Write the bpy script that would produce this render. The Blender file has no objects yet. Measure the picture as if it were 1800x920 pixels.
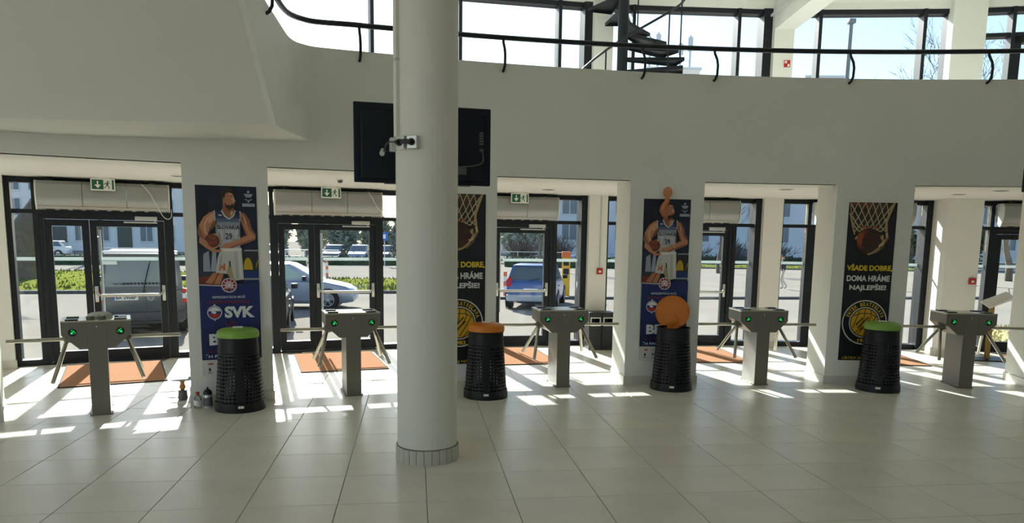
import bpy, bmesh, math, random
from mathutils import Vector, Matrix
from math import sin, cos, tan, pi, radians, degrees, hypot, atan2, sqrt

random.seed(7)
scene = bpy.context.scene
COL = scene.collection

# ------------------------------------------------------------------ camera
CAM_H = 1.8024
PITCH, ROLL, YAW = 0.1349, 0.0138, 0.1315
F0 = Vector((sin(YAW), cos(YAW), 0)); R0 = Vector((cos(YAW), -sin(YAW), 0)); U0 = Vector((0, 0, 1))
FW = F0 * cos(PITCH) - U0 * sin(PITCH)
UP = U0 * cos(PITCH) + F0 * sin(PITCH)
RT = R0 * cos(ROLL) + UP * sin(ROLL)
UP = UP * cos(ROLL) - R0 * sin(ROLL)
cam_d = bpy.data.cameras.new('camera')
cam = bpy.data.objects.new('camera', cam_d)
COL.objects.link(cam)
M = Matrix((RT, UP, -FW)).transposed().to_4x4()
M.translation = Vector((0, 0, CAM_H))
cam.matrix_world = M
cam_d.sensor_fit = 'HORIZONTAL'
cam_d.sensor_width = 36.0
cam_d.lens = 1305.09 / 1800 * 36
cam_d.shift_y = 134.63 / 1800
cam_d.clip_end = 600
scene.camera = cam

# ------------------------------------------------------------------ sky, sun, exposure
SUN_AZ, SUN_EL = radians(-11.45), radians(28.0)
world = bpy.data.worlds.new('sky')
scene.world = world
world.use_nodes = True
wn = world.node_tree.nodes; wl = world.node_tree.links
wn.clear()
sky = wn.new('ShaderNodeTexSky')
sky.sky_type = 'NISHITA'
sky.sun_disc = False
sky.sun_elevation = SUN_EL
sky.sun_rotation = SUN_AZ
sky.altitude = 150
sky.air_density = 1.0
sky.dust_density = 0.7
sky.ozone_density = 1.0
bg = wn.new('ShaderNodeBackground'); bg.inputs['Strength'].default_value = 0.30
wo = wn.new('ShaderNodeOutputWorld')
wl.new(sky.outputs[0], bg.inputs[0]); wl.new(bg.outputs[0], wo.inputs[0])

sun_d = bpy.data.lights.new('sun', 'SUN')
sun_d.energy = 17
sun_d.angle = radians(0.6)
sun_d.color = (1.0, 0.965, 0.91)
sun = bpy.data.objects.new('sun', sun_d)
COL.objects.link(sun)
sdir = Vector((sin(SUN_AZ) * cos(SUN_EL), cos(SUN_AZ) * cos(SUN_EL), sin(SUN_EL)))
sun.rotation_euler = sdir.to_track_quat('Z', 'Y').to_euler()
sun.location = sdir * 60

scene.view_settings.view_transform = 'Standard'
scene.view_settings.look = 'None'
scene.view_settings.gamma = 1.0
scene.view_settings.use_curve_mapping = False
scene.view_settings.exposure = 0.13
scene.cycles.transparent_max_bounces = 24
scene.cycles.max_bounces = 12
scene.cycles.diffuse_bounces = 6
scene.cycles.sample_clamp_indirect = 6.0

# ------------------------------------------------------------------ materials
def lin(c):
    return tuple((x / 255 / 12.92 if x / 255 <= 0.04045 else ((x / 255 + 0.055) / 1.055) ** 2.4) for x in c)

MATS = {}
def mat(name, rgb=None, rough=0.6, metal=0.0, spec=0.5, srgb=None, noise=0.0, nscale=8.0, bump=0.0, bscale=60.0, emit=None, estr=0.0, coat=0.0, objvar=0.0):
    if name in MATS: return MATS[name]
    m = bpy.data.materials.new(name); m.use_nodes = True
    nt = m.node_tree; b = nt.nodes['Principled BSDF']
    col = lin(srgb) if srgb else rgb
    b.inputs['Base Color'].default_value = (*col, 1)
    b.inputs['Roughness'].default_value = rough
    b.inputs['Metallic'].default_value = metal
    b.inputs['Specular IOR Level'].default_value = spec
    b.inputs['Coat Weight'].default_value = coat
    src = None
    if noise > 0 or objvar > 0:
        hsv = nt.nodes.new('ShaderNodeHueSaturation')
        hsv.inputs['Color'].default_value = (*col, 1)
        val = None
        if noise > 0:
            tc = nt.nodes.new('ShaderNodeTexCoord')
            n = nt.nodes.new('ShaderNodeTexNoise')
            n.inputs['Scale'].default_value = nscale; n.inputs['Detail'].default_value = 6
            nt.links.new(tc.outputs['Object'], n.inputs['Vector'])
            mr = nt.nodes.new('ShaderNodeMapRange')
            mr.inputs['From Min'].default_value = 0.25; mr.inputs['From Max'].default_value = 0.75
            mr.inputs['To Min'].default_value = 1 - noise; mr.inputs['To Max'].default_value = 1 + noise
            nt.links.new(n.outputs['Fac'], mr.inputs['Value'])
            val = mr.outputs[0]
        if objvar > 0:
            oi = nt.nodes.new('ShaderNodeObjectInfo')
            m2 = nt.nodes.new('ShaderNodeMapRange')
            m2.inputs['To Min'].default_value = 1 - objvar; m2.inputs['To Max'].default_value = 1 + objvar
            nt.links.new(oi.outputs['Random'], m2.inputs['Value'])
            if val is not None:
                mu = nt.nodes.new('ShaderNodeMath'); mu.operation = 'MULTIPLY'
                nt.links.new(val, mu.inputs[0]); nt.links.new(m2.outputs[0], mu.inputs[1]); val = mu.outputs[0]
            else: val = m2.outputs[0]
        nt.links.new(val, hsv.inputs['Value'])
        nt.links.new(hsv.outputs[0], b.inputs['Base Color'])
    if bump > 0:
        tc2 = nt.nodes.new('ShaderNodeTexCoord')
        n2 = nt.nodes.new('ShaderNodeTexNoise'); n2.inputs['Scale'].default_value = bscale; n2.inputs['Detail'].default_value = 4
        bp = nt.nodes.new('ShaderNodeBump'); bp.inputs['Strength'].default_value = bump; bp.inputs['Distance'].default_value = 0.01
        nt.links.new(tc2.outputs['Object'], n2.inputs['Vector'])
        nt.links.new(n2.outputs['Fac'], bp.inputs['Height']); nt.links.new(bp.outputs[0], b.inputs['Normal'])
    if emit:
        b.inputs['Emission Color'].default_value = (*emit, 1); b.inputs['Emission Strength'].default_value = estr
    MATS[name] = m
    return m

def glass_mat(name, tint, refl=1.0):
    m = bpy.data.materials.new(name); m.use_nodes = True
    nt = m.node_tree; nt.nodes.clear()
    out = nt.nodes.new('ShaderNodeOutputMaterial')
    tr = nt.nodes.new('ShaderNodeBsdfTransparent'); tr.inputs[0].default_value = (*tint, 1)
    gl = nt.nodes.new('ShaderNodeBsdfGlossy'); gl.inputs['Roughness'].default_value = 0.02
    fr = nt.nodes.new('ShaderNodeFresnel'); fr.inputs[0].default_value = 1.3
    mu = nt.nodes.new('ShaderNodeMath'); mu.operation = 'MULTIPLY'; mu.inputs[1].default_value = refl
    mx = nt.nodes.new('ShaderNodeMixShader')
    nt.links.new(fr.outputs[0], mu.inputs[0]); nt.links.new(mu.outputs[0], mx.inputs[0])
    nt.links.new(tr.outputs[0], mx.inputs[1]); nt.links.new(gl.outputs[0], mx.inputs[2]); nt.links.new(mx.outputs[0], out.inputs[0])
    MATS[name] = m
    return m

PAINT = mat('wall_paint', srgb=(225, 225, 218), rough=0.75, noise=0.02, nscale=1.5, bump=0.05, bscale=90)
PAINT2 = mat('column_paint', srgb=(224, 222, 212), rough=0.6, noise=0.02, nscale=2)
BASE = mat('baseboard_tile', srgb=(206, 203, 191), rough=0.45, noise=0.06, nscale=5)
SKIRT = mat('skirting_tile', srgb=(196, 193, 180), rough=0.5, noise=0.08, nscale=9, objvar=0.09)
TILE = mat('floor_tile', srgb=(223, 218, 204), rough=0.30, spec=0.4, noise=0.07, nscale=2.2, bump=0.04, bscale=14, objvar=0.03)
GROUT = mat('floor_joint', srgb=(104, 100, 90), rough=0.9)
FRAME = mat('dark_frame', srgb=(22, 29, 35), rough=0.45, spec=0.35, noise=0.03)
RAILM = mat('rail_metal', srgb=(30, 36, 41), rough=0.45, spec=0.3)
STEEL = mat('brushed_steel', srgb=(124, 119, 109), rough=0.36, metal=0.55, noise=0.04, nscale=30)
STEELD = mat('steel_arm', srgb=(190, 186, 172), rough=0.25, metal=1.0)
CHROME = mat('aluminium', srgb=(205, 207, 204), rough=0.35, metal=0.6)
BLACK = mat('black_plastic', srgb=(17, 19, 22), rough=0.45)
BLACKG = mat('black_gloss', srgb=(14, 18, 24), rough=0.3)
BINB = mat('bin_plastic', srgb=(12, 15, 18), rough=0.42, spec=0.35, noise=0.08)
GREENL = mat('bin_green', srgb=(128, 168, 68), rough=0.42)
ORANGE = mat('bin_orange', srgb=(214, 122, 30), rough=0.42)
MATB = mat('coir', srgb=(180, 136, 108), rough=0.95, spec=0.0, noise=0.12, nscale=60, bump=0.5, bscale=220)
MATE = mat('mat_edge', srgb=(60, 48, 42), rough=0.9)
GREY = mat('curtain_grey', srgb=(156, 158, 156), rough=0.42, metal=0.55, noise=0.03, nscale=3)
WHITE = mat('white_plastic', srgb=(228, 228, 222), rough=0.5)
SIGNG = mat('sign_green', srgb=(24, 92, 66), rough=0.4)
LED = mat('green_led', srgb=(40, 220, 110), emit=lin((50, 225, 110)), estr=0.5)
RED = mat('fire_red', srgb=(176, 34, 30), rough=0.4)
TVM = mat('tv_back', srgb=(12, 22, 34), rough=0.55, spec=0.3, noise=0.05)
TVD = mat('tv_detail', srgb=(96, 100, 100), rough=0.5)
GLASS = glass_mat('window_glass', (0.82, 0.855, 0.86))
CLEAR = glass_mat('clear_plastic', (0.95, 0.965, 0.96), 2.5)
def translucent_mat(name, rgb, k=0.6):
    m = bpy.data.materials.new(name); m.use_nodes = True
    nt = m.node_tree; nt.nodes.clear()
    out = nt.nodes.new('ShaderNodeOutputMaterial')
    d = nt.nodes.new('ShaderNodeBsdfDiffuse'); d.inputs[0].default_value = (*rgb, 1)
    t = nt.nodes.new('ShaderNodeBsdfTranslucent'); t.inputs[0].default_value = (*rgb, 1)
    mx = nt.nodes.new('ShaderNodeMixShader'); mx.inputs[0].default_value = k
    nt.links.new(d.outputs[0], mx.inputs[1]); nt.links.new(t.outputs[0], mx.inputs[2]); nt.links.new(mx.outputs[0], out.inputs[0])
    MATS[name] = m
    return m
STRIP = translucent_mat('frosted_strip', lin((206, 212, 210)), 0.45)
DISH = translucent_mat('frosted_dish', lin((222, 226, 222)), 0.5)
WOOD = mat('stand_gold', srgb=(150, 118, 66), rough=0.45, metal=0.3)
ASPH = mat('asphalt', srgb=(150, 143, 132), rough=0.95, spec=0.0, noise=0.10, nscale=0.35, bump=0.1, bscale=20)
PLAT = mat('concrete', srgb=(176, 172, 162), rough=0.9, spec=0.0, noise=0.08, nscale=3)
KERB = mat('kerb_dark', srgb=(92, 90, 84), rough=0.9, noise=0.1, nscale=2)
GRASS = mat('grass', srgb=(124, 130, 62), rough=0.9, spec=0.0, noise=0.25, nscale=3)
DRY = mat('dry_grass', srgb=(176, 164, 112), rough=0.95, noise=0.25, nscale=6)
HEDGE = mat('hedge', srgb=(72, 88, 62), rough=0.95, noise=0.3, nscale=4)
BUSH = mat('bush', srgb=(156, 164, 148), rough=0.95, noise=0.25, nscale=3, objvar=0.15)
BARK = mat('bark', srgb=(100, 92, 80), rough=0.95, noise=0.3, nscale=5, bump=0.6, bscale=12)
TWIG = mat('twig', srgb=(96, 92, 90), rough=0.95)
FAC1 = mat('facade_blue', srgb=(220, 220, 222), rough=0.85, noise=0.05, nscale=0.4)
FAC2 = mat('facade_grey', srgb=(206, 210, 218), rough=0.85, noise=0.06, nscale=0.3)
FAC3 = mat('facade_cream', srgb=(224, 214, 206), rough=0.85, noise=0.03, nscale=0.3)
WING = mat('far_window', srgb=(100, 112, 126), rough=0.25)
WINF = mat('far_window_frame', srgb=(206, 208, 208), rough=0.6)
CARGREY = mat('van_paint', srgb=(86, 90, 92), rough=0.35, coat=0.4, noise=0.03)
CARBLUE = mat('blue_paint', srgb=(58, 96, 158), rough=0.3, coat=0.5)
CARSILV = mat('silver_paint', srgb=(150, 162, 180), rough=0.35, metal=0.3, coat=0.4)
CARWHITE = mat('white_paint', srgb=(224, 226, 228), rough=0.35, coat=0.3)
CARGLASS = mat('car_glass', srgb=(86, 98, 104), rough=0.12, spec=0.8)
CARGLASS2 = mat('car_glass_green', srgb=(164, 190, 178), rough=0.15, spec=0.8)
TYRE = mat('tyre', srgb=(34, 35, 37), rough=0.85)
LAMPR = mat('tail_red', srgb=(206, 40, 36), rough=0.25)
YELLOW = mat('machine_yellow', srgb=(226, 176, 44), rough=0.45)
BLUES = mat('sign_blue', srgb=(36, 96, 180), rough=0.4)
GALV = mat('galvanised', srgb=(196, 200, 202), rough=0.5, metal=0.3)
SKIN = mat('skin', srgb=(196, 148, 118), rough=0.6)
CLOTH1 = mat('cloth_beige', srgb=(196, 184, 166), rough=0.9)
CLOTH2 = mat('cloth_dark', srgb=(46, 50, 58), rough=0.9)

# ------------------------------------------------------------------ mesh helpers
class MB:
    def __init__(s): s.v = []; s.f = []; s.m = []
    def add(s, V, Fc, mi=0, T=None):
        o = len(s.v)
        s.v += [tuple(T @ Vector(p)) if T is not None else tuple(p) for p in V]
        for f in Fc: s.f.append([i + o for i in f]); s.m.append(mi)
        return s
    def box(s, x0, x1, y0, y1, z0, z1, mi=0, T=None):
        V = [(x0, y0, z0), (x1, y0, z0), (x1, y1, z0), (x0, y1, z0), (x0, y0, z1), (x1, y0, z1), (x1, y1, z1), (x0, y1, z1)]
        return s.add(V, [(0, 3, 2, 1), (4, 5, 6, 7), (0, 1, 5, 4), (1, 2, 6, 5), (2, 3, 7, 6), (3, 0, 4, 7)], mi, T)
    def bbox(s, x0, x1, y0, y1, z0, z1, b=0.01, mi=0, T=None):
        # box with all edges chamfered
        bm = bmesh.new(); bmesh.ops.create_cube(bm, size=1)
        for v in bm.verts: v.co = Vector((x0 + (v.co.x + .5) * (x1 - x0), y0 + (v.co.y + .5) * (y1 - y0), z0 + (v.co.z + .5) * (z1 - z0)))
        bmesh.ops.bevel(bm, geom=bm.edges[:], offset=b, segments=2, affect='EDGES', profile=0.5)
        bm.verts.index_update()
        s.add([v.co[:] for v in bm.verts], [[v.index for v in f.verts] for f in bm.faces], mi, T); bm.free(); return s
    def cyl(s, p0, p1, r0, r1=None, n=16, mi=0, caps=True):
        r1 = r0 if r1 is None else r1
        p0 = Vector(p0); p1 = Vector(p1); d = (p1 - p0).normalized()
        a = d.orthogonal().normalized(); b = d.cross(a)
        V = []
        for p, r in ((p0, r0), (p1, r1)):
            for i in range(n):
                t = 2 * pi * i / n; V.append(tuple(p + a * (cos(t) * r) + b * (sin(t) * r)))
        Fc = [(i, (i + 1) % n, n + (i + 1) % n, n + i) for i in range(n)]
        if caps: Fc += [tuple(range(n - 1, -1, -1)), tuple(range(n, 2 * n))]
        return s.add(V, Fc, mi)
    def tube(s, pts, r, n=8, mi=0, closed=False):
        pts = [Vector(p) for p in pts]; N = len(pts)
        rs = r if isinstance(r, (list, tuple)) else [r] * N
        V = []; prev = None
        for i, p in enumerate(pts):
            if closed: d = (pts[(i + 1) % N] - pts[i - 1]).normalized()
            else: d = (pts[min(i + 1, N - 1)] - pts[max(i - 1, 0)]).normalized()
            a = d.orthogonal().normalized() if prev is None else (prev - d * prev.dot(d)).normalized()
            prev = a; b = d.cross(a)
            for k in range(n):
                t = 2 * pi * k / n; V.append(tuple(p + a * (cos(t) * rs[i]) + b * (sin(t) * rs[i])))
        Fc = []
        for i in range(N if closed else N - 1):
            j = (i + 1) % N
            for k in range(n): Fc.append((i * n + k, i * n + (k + 1) % n, j * n + (k + 1) % n, j * n + k))
        if not closed: Fc += [tuple(range(n - 1, -1, -1)), tuple(range((N - 1) * n, N * n))]
        return s.add(V, Fc, mi)
    def lathe(s, prof, n=24, c=(0, 0, 0), mi=0, T=None, cap=True):
        V = []
        for r, z in prof:
            for i in range(n):
                t = 2 * pi * i / n; V.append((c[0] + cos(t) * r, c[1] + sin(t) * r, c[2] + z))
        Fc = []
        for j in range(len(prof) - 1):
            for i in range(n): Fc.append((j * n + i, j * n + (i + 1) % n, (j + 1) * n + (i + 1) % n, (j + 1) * n + i))
        if cap:
            if prof[0][0] > 1e-5: Fc.append(tuple(range(n - 1, -1, -1)))
            if prof[-1][0] > 1e-5: Fc.append(tuple(range((len(prof) - 1) * n, len(prof) * n)))
        return s.add(V, Fc, mi, T)
    def prism(s, poly, d, fn, mi=0):
        # poly: list of 2D points; fn(u,v,w)->3D ; extruded w in (d0,d1)
        n = len(poly); V = [fn(u, v, d[0]) for u, v in poly] + [fn(u, v, d[1]) for u, v in poly]
        Fc = [tuple(range(n - 1, -1, -1)), tuple(range(n, 2 * n))] + [(i, (i + 1) % n, n + (i + 1) % n, n + i) for i in range(n)]
        return s.add(V, Fc, mi)
    def loft(s, rings, mi=0, closed=True, caps=True):
        n = len(rings[0]); V = [p for r in rings for p in r]; Fc = []
        for j in range(len(rings) - 1):
            for i in range(n if closed else n - 1):
                Fc.append((j * n + i, j * n + (i + 1) % n, (j + 1) * n + (i + 1) % n, (j + 1) * n + i))
        if caps: Fc += [tuple(range(n - 1, -1, -1)), tuple(range((len(rings) - 1) * n, len(rings) * n))]
        return s.add(V, Fc, mi)
    def mesh(s, name, mats, smooth=None, fix=True):
        me = bpy.data.meshes.new(name); me.from_pydata(s.v, [], s.f)
        for m in (mats if isinstance(mats, (list, tuple)) else [mats]): me.materials.append(m)
        me.polygons.foreach_set('material_index', s.m)
        if fix:
            bm = bmesh.new(); bm.from_mesh(me); bmesh.ops.recalc_face_normals(bm, faces=bm.faces); bm.to_mesh(me); bm.free()
        if smooth:
            me.polygons.foreach_set('use_smooth', [True] * len(me.polygons))
            me.set_sharp_from_angle(angle=radians(smooth))
        me.update(); return me
    def build(s, name, mats, parent=None, smooth=None, fix=True):
        return link(name, s.mesh(name, mats, smooth, fix), parent)

def link(name, me, parent=None):
    o = bpy.data.objects.new(name, me); COL.objects.link(o)
    if parent is not None: o.parent = parent
    return o
def tag(o, label=None, cat=None, group=None, kind=None):
    if label: o['label'] = label
    if cat: o['category'] = cat
    if group: o['group'] = group
    if kind: o['kind'] = kind
    return o
def empty(name, loc=(0, 0, 0), rz=0.0, label=None, cat=None, group=None, kind=None):
    o = bpy.data.objects.new(name, None); COL.objects.link(o)
    o.empty_display_size = 0.2
    o.location = loc; o.rotation_euler = (0, 0, rz)
    return tag(o, label, cat, group, kind)
KIDS = {}
def dup(root, loc=None, rz=None, label=None):
    def cp(o, par):
        c = o.copy(); COL.objects.link(c)
        if par is not None: c.parent = par
        for ch in [x for x in bpy.data.objects if x.parent == o and x is not c]: cp(ch, c)
        return c
    r = cp(root, None)
    if loc is not None: r.location = loc
    if rz is not None: r.rotation_euler = (0, 0, rz)
    if label: r['label'] = label
    return r

def text_mesh(body, bold=0.0, shear=0.0, spacing=1.0):
    cu = bpy.data.curves.new('lettering', 'FONT'); cu.body = body; cu.size = 1; cu.offset = bold; cu.shear = shear
    cu.space_character = spacing; cu.resolution_u = 3
    o = bpy.data.objects.new('lettering', cu); COL.objects.link(o)
    dg = bpy.context.evaluated_depsgraph_get(); me = bpy.data.meshes.new_from_object(o.evaluated_get(dg))
    V = [v.co.copy() for v in me.vertices]; Fc = [list(p.vertices) for p in me.polygons]
    bpy.data.objects.remove(o); bpy.data.curves.remove(cu); bpy.data.meshes.remove(me)
    return V, Fc
def text_fit(mb, body, u0, u1, v0, v1, fn, mi=0, bold=0.0, shear=0.0):
    # letters stretched to a rectangle; fn(u, v) -> 3D
    V, Fc = text_mesh(body, bold, shear)
    xs = [v.x for v in V]; ys = [v.y for v in V]
    a, b, c, d = min(xs), max(xs), min(ys), max(ys)
    mb.add([fn(u0 + (v.x - a) / (b - a) * (u1 - u0), v0 + (v.y - c) / (d - c) * (v1 - v0)) for v in V], Fc, mi)
    return mb

# ------------------------------------------------------------------ plan of the curved front
CX, CY, R1, R2 = 3.119, -9.0, 17.86, 21.33
def polar(a, r, z=0.0):
    return Vector((CX + r * sin(radians(a)), CY + r * cos(radians(a)), z))
def radial(name, a, r, z=0.0, **k):
    return empty(name, polar(a, r, z), -radians(a), **k)
SOFF, MEZZ, PARA, HEAD, CEIL = 2.505, 2.85, 3.765, 5.55, 5.66
GROUND = -0.6
PIERS = [(-34.0, -31.0), (-26.0, -23.06), (-17.75, -15.09), (-9.85, -6.95), (-1.70, 1.29), (6.64, 9.70), (14.73, 17.70), (22.9, 25.8)]
COLS = [(-31.6, .32, .25), (-23.66, .32, .25), (-15.95, .32, .25), (-8.1, .32, .25), (-.31, .31, .25), (7.72, .32, .25), (15.52, .50, .75), (23.6, .32, .25)]
BAYC = [-27.9, -20.15, -12.05, -4.35, 3.95, 11.72, 19.6]
def arc(a0, a1, r, z=0, step=0.5):
    n = max(1, int(abs(a1 - a0) / step)); return [polar(a0 + (a1 - a0) * i / n, r, z) for i in range(n + 1)]

# ================================================================== SETTING
def S(o, label=None, cat=None): return tag(o, label, cat, None, 'structure')
XL, XR, YB = -8.3, 13.0, -5.0
def r2y(x): return CY + sqrt(max(0, R2 * R2 - (x - CX) ** 2))

# ---- floor: screed, tiles laid in a 60 cm grid
mb = MB()
xs = [XL + (XR - XL) * i / 60 for i in range(61)]
top = [(x, r2y(x) + 0.08) for x in xs]
mb.prism([(XL, YB)] + [(XR, YB)] + top[::-1], (-0.16, -0.006), lambda u, v, w: (u, v, w))
floor = S(mb.build('floor', GROUT), 'hall floor of large pale square stone tiles', 'floor')
TX, TY, TS = 0.0791, 4.9187, 0.6
half = (TS - 0.005) / 2
def tile_mesh(poly):
    # slab with a small chamfer round its edge
    n = len(poly); c = Vector((sum(p[0] for p in poly) / n, sum(p[1] for p in poly) / n))
    ins = [(p[0] + (c.x - p[0]) * 0.008, p[1] + (c.y - p[1]) * 0.008) for p in poly]
    V = [(*p, -0.0055) for p in poly] + [(*p, -0.0015) for p in poly] + [(*p, 0.0) for p in ins]
    Fc = [tuple(range(2 * n, 3 * n))]
    for i in range(n):
        j = (i + 1) % n
        Fc += [(i, j, n + j, n + i), (n + i, n + j, 2 * n + j, 2 * n + i)]
    return V, Fc
Vt, Ft = tile_mesh([(-half, -half), (half, -half), (half, half), (-half, half)])
tme = MB().add(Vt, Ft).mesh('tile', TILE)
cells = []
for i in range(-14, 22):
    for j in range(-17, 14):
        x0, y0 = TX + TS * i, TY + TS * j
        if x0 < XL or x0 + TS > XR or y0 < YB: continue
        ys = [r2y(x0 + TS * k / 4) - 0.10 for k in range(5)]
        if min(ys) < y0 + 0.06: continue
        cut = min(ys) < y0 + TS
        cx_, cy_ = x0 + TS / 2, y0 + TS / 2
        d = Vector((cx_, cy_, -CAM_H)); z = d.dot(FW)
        vis = z > 0.5 and abs(d.dot(RT) / z) < 0.72 and -0.26 < -d.dot(UP) / z + 0.0 < 0.30 and cy_ > 4.4
        cells.append((x0, y0, cut, ys, vis, d.length))
vis = sorted([c for c in cells if c[4]], key=lambda c: c[5])[:298]
visset = {(c[0], c[1]) for c in vis}
rest = MB()
for c in cells:
    x0, y0, cut, ys, v, dist = c
    if not cut and (x0, y0) in visset:
        o = link('tile', tme, floor); o.location = (x0 + TS / 2, y0 + TS / 2, 0)
        continue
    e = 0.0025
    poly = [(x0 + e, y0 + e), (x0 + TS - e, y0 + e)]
    if cut: poly += [(x0 + e + (TS - 2 * e) * k / 4, min(y0 + TS - e, ys[k])) for k in range(4, -1, -1)]
    else: poly += [(x0 + TS - e, y0 + TS - e), (x0 + e, y0 + TS - e)]
    Vp, Fp = tile_mesh(poly)
    if (x0, y0) in visset:
        MB().add(Vp, Fp).build('tile', TILE, floor)
    else: rest.add(Vp, Fp)
tag(rest.build('outer_tiles', TILE, floor), kind='stuff')

# ---- walls and ceiling
mb = MB()
for y0, y1 in ((YB, YB + .4), (-1.2, -.6), (3.0, 3.6), (6.4, r2y(XL))): mb.box(XL - .2, XL, y0, y1, 0.0, CEIL)
mb.box(XL - .2, XL, YB, 6.4, CEIL - .4, CEIL); mb.box(XL - .2, XL, YB, 6.4, 0, .3)
S(mb.build('wall_left', PAINT), 'white side wall with tall openings at the far left', 'wall')
mb = MB(); mb.box(XR, XR + .2, YB, r2y(XR), 0.0, CEIL)
S(mb.build('wall_right', PAINT), 'plain white side wall at the far right of the hall', 'wall')
mb = MB()
for x0 in [XL + k * (XR - XL - 2.6) / 6 for k in range(7)]: mb.box(x0, x0 + 2.6, YB - .2, YB, 0, CEIL - .3)  # unseen rear wall; opening widths are set by the fill light they let in
mb.box(XL, XR, YB - .2, YB, CEIL - .3, CEIL); mb.box(XL, XR, YB - .2, YB, 0, 0.9)
S(mb.build('wall_back', PAINT), 'unseen rear wall of the hall with openings sized to light it from behind', 'wall')
mb = MB()
mb.prism([(XL, YB - .2), (XR, YB - .2)] + [(x, r2y(x) + .25) for x in xs[::-1]], (CEIL, CEIL + .3), lambda u, v, w: (u, v, w))
S(mb.build('ceiling', PAINT), 'white upper ceiling over the mezzanine windows', 'ceiling')

# ---- mezzanine slab between the inner wall line and the glass front
N = 90
ai = lambda t: -38.6 + 71.9 * t
ao = lambda t: -32.2 + 59.6 * t
rings = []
for k in range(N + 1):
    t = k / N
    p, q = polar(ai(t), R1 + .02), polar(ao(t), R2 + .12)
    rings.append([(p.x, p.y, SOFF), (q.x, q.y, SOFF), (q.x, q.y, MEZZ), (p.x, p.y, MEZZ)])
S(MB().loft(rings).build('ceiling_soffit', PAINT, None, 20), 'low pale soffit running over the turnstiles and entrance doors', 'soffit')

# ---- front wall: parapet, lintel, piers
wall_front = S(empty('wall_front', (0, 0, 0)), 'curved grey wall above the entrance bays with its piers', 'wall')
def crom(P, n=6):
    out = []
    for i in range(len(P) - 1):
        p0, p1, p2, p3 = P[max(i - 1, 0)], P[i], P[i + 1], P[min(i + 2, len(P) - 1)]
        for k in range(n):
            t = k / n
            out.append(tuple(0.5 * ((2 * p1[a]) + (-p0[a] + p2[a]) * t + (2 * p0[a] - 5 * p1[a] + 4 * p2[a] - p3[a]) * t * t + (-p0[a] + 3 * p1[a] - 3 * p2[a] + p3[a]) * t ** 3) for a in range(2)))
    out.append(tuple(P[-1][:2])); return out
path = [(p.x, p.y) for p in arc(33.2, -12.2, R1)]
fil = crom([path[-1], (-1.0, 8.375), (-1.115, 8.30), (-1.2, 8.18), (-1.24, 7.98), (-1.245, 7.6), (-1.245, 7.18)], 6)
str_ = [(-1.245, 7.18 - 0.2 * k) for k in range(1, 12)]
def stair_z(y): return 2.79 + 0.63 * max(0.0, 7.18 - y)
PP = path[:-1] + fil + str_
nA = len(path) - 1
def offs(P, d):
    out = []
    for i in range(len(P)):
        a = Vector(P[max(i - 1, 0)]); b = Vector(P[min(i + 1, len(P) - 1)]); t = (b - a).normalized()
        out.append((P[i][0] + t.y * d, P[i][1] - t.x * d))
    return out
QQ = offs(PP, 0.13)
if (Vector(QQ[5]) - Vector((CX, CY))).length < R1: QQ = offs(PP, -0.13)
def par_top(i, y): return PARA if (i <= nA or y > 6.55) else max(PARA, stair_z(y) + 0.60)
rings = []
for i, (p, q) in enumerate(zip(PP, QQ)):
    zb = SOFF if i <= nA else max(2.79, stair_z(p[1]))
    if i == nA + 1: zb = 2.6
    zt = par_top(i, p[1])
    rings.append([(p[0], p[1], zb), (p[0], p[1], zt), (q[0], q[1], zt), (q[0], q[1], zb)])
MB().loft(rings).build('parapet', PAINT, wall_front, 25)
rings = []
for p, q in zip(arc(-12.2, -38.6, R1), arc(-12.2, -38.6, R1 + .13)):
    rings.append([(p.x, p.y, SOFF), (p.x, p.y, 2.85), (q.x, q.y, 2.85), (q.x, q.y, SOFF)])
MB().loft(rings).build('lintel', PAINT, wall_front, 25)
PNAME = ['out at the far left', 'cut by the left picture edge', 'with the leftmost player poster', 'behind the round column', 'behind the flipped up orange lid', 'with the fully visible net poster', 'at the right picture edge', 'out at the far right']
def add_pier(i, a0, a1):
    d = 0.60
    A, B = polar(a0, R1), polar(a1, R1)
    t = (B - A).normalized(); n = Vector((-t.y, t.x, 0)); c = (A + B) / 2
    w = (B - A).length / 2
    P = [A, B, B + n * d, A + n * d]
    mb = MB(); mb.prism([(p.x, p.y) for p in P], (0.0, SOFF), lambda u, v, z: (u, v, z))
    pier = S(mb.build('pier', PAINT), 'white wall pier between entrance bays, ' + PNAME[i], 'pier')
    e = 0.012
    P2 = [A - t * e - n * e, B + t * e - n * e, B + t * e + n * (d + e), A - t * e + n * (d + e)]
    mb = MB(); mb.prism([(p.x, p.y) for p in P2], (0.0, 0.105), lambda u, v, z: (u, v, z))
    mb.build('baseboard', BASE, pier)
    return c, t, n, w
PIERF = [add_pier(i, *p) for i, p in enumerate(PIERS)]

# ---- underside of the stair that rises towards the viewer on the left
e = Vector((-.969, -.248)); E0 = Vector((-1.29, 7.18))
rings = []
for k in range(31):
    s = 7.0 * k / 30; p = E0 + e * s; a = -13.6 - 25 * k / 30
    zb = 2.79 - .09 * min(1, max(0, (-1.3 - p.x) / 2.0))
    w = polar(a, R1 - .005); L = 4.45
    rings.append([(w.x, w.y, zb + .002), (p.x, p.y, zb), (p.x, p.y - L, zb + .63 * L), (p.x, p.y - L + .45, zb + .63 * L), (p.x, p.y + .25, zb + .3), (w.x, w.y, zb + .3)])
S(MB().loft(rings).build('stair_soffit', PAINT, None, 12), 'big sloping white underside of a stair at upper left', 'soffit')

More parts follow.
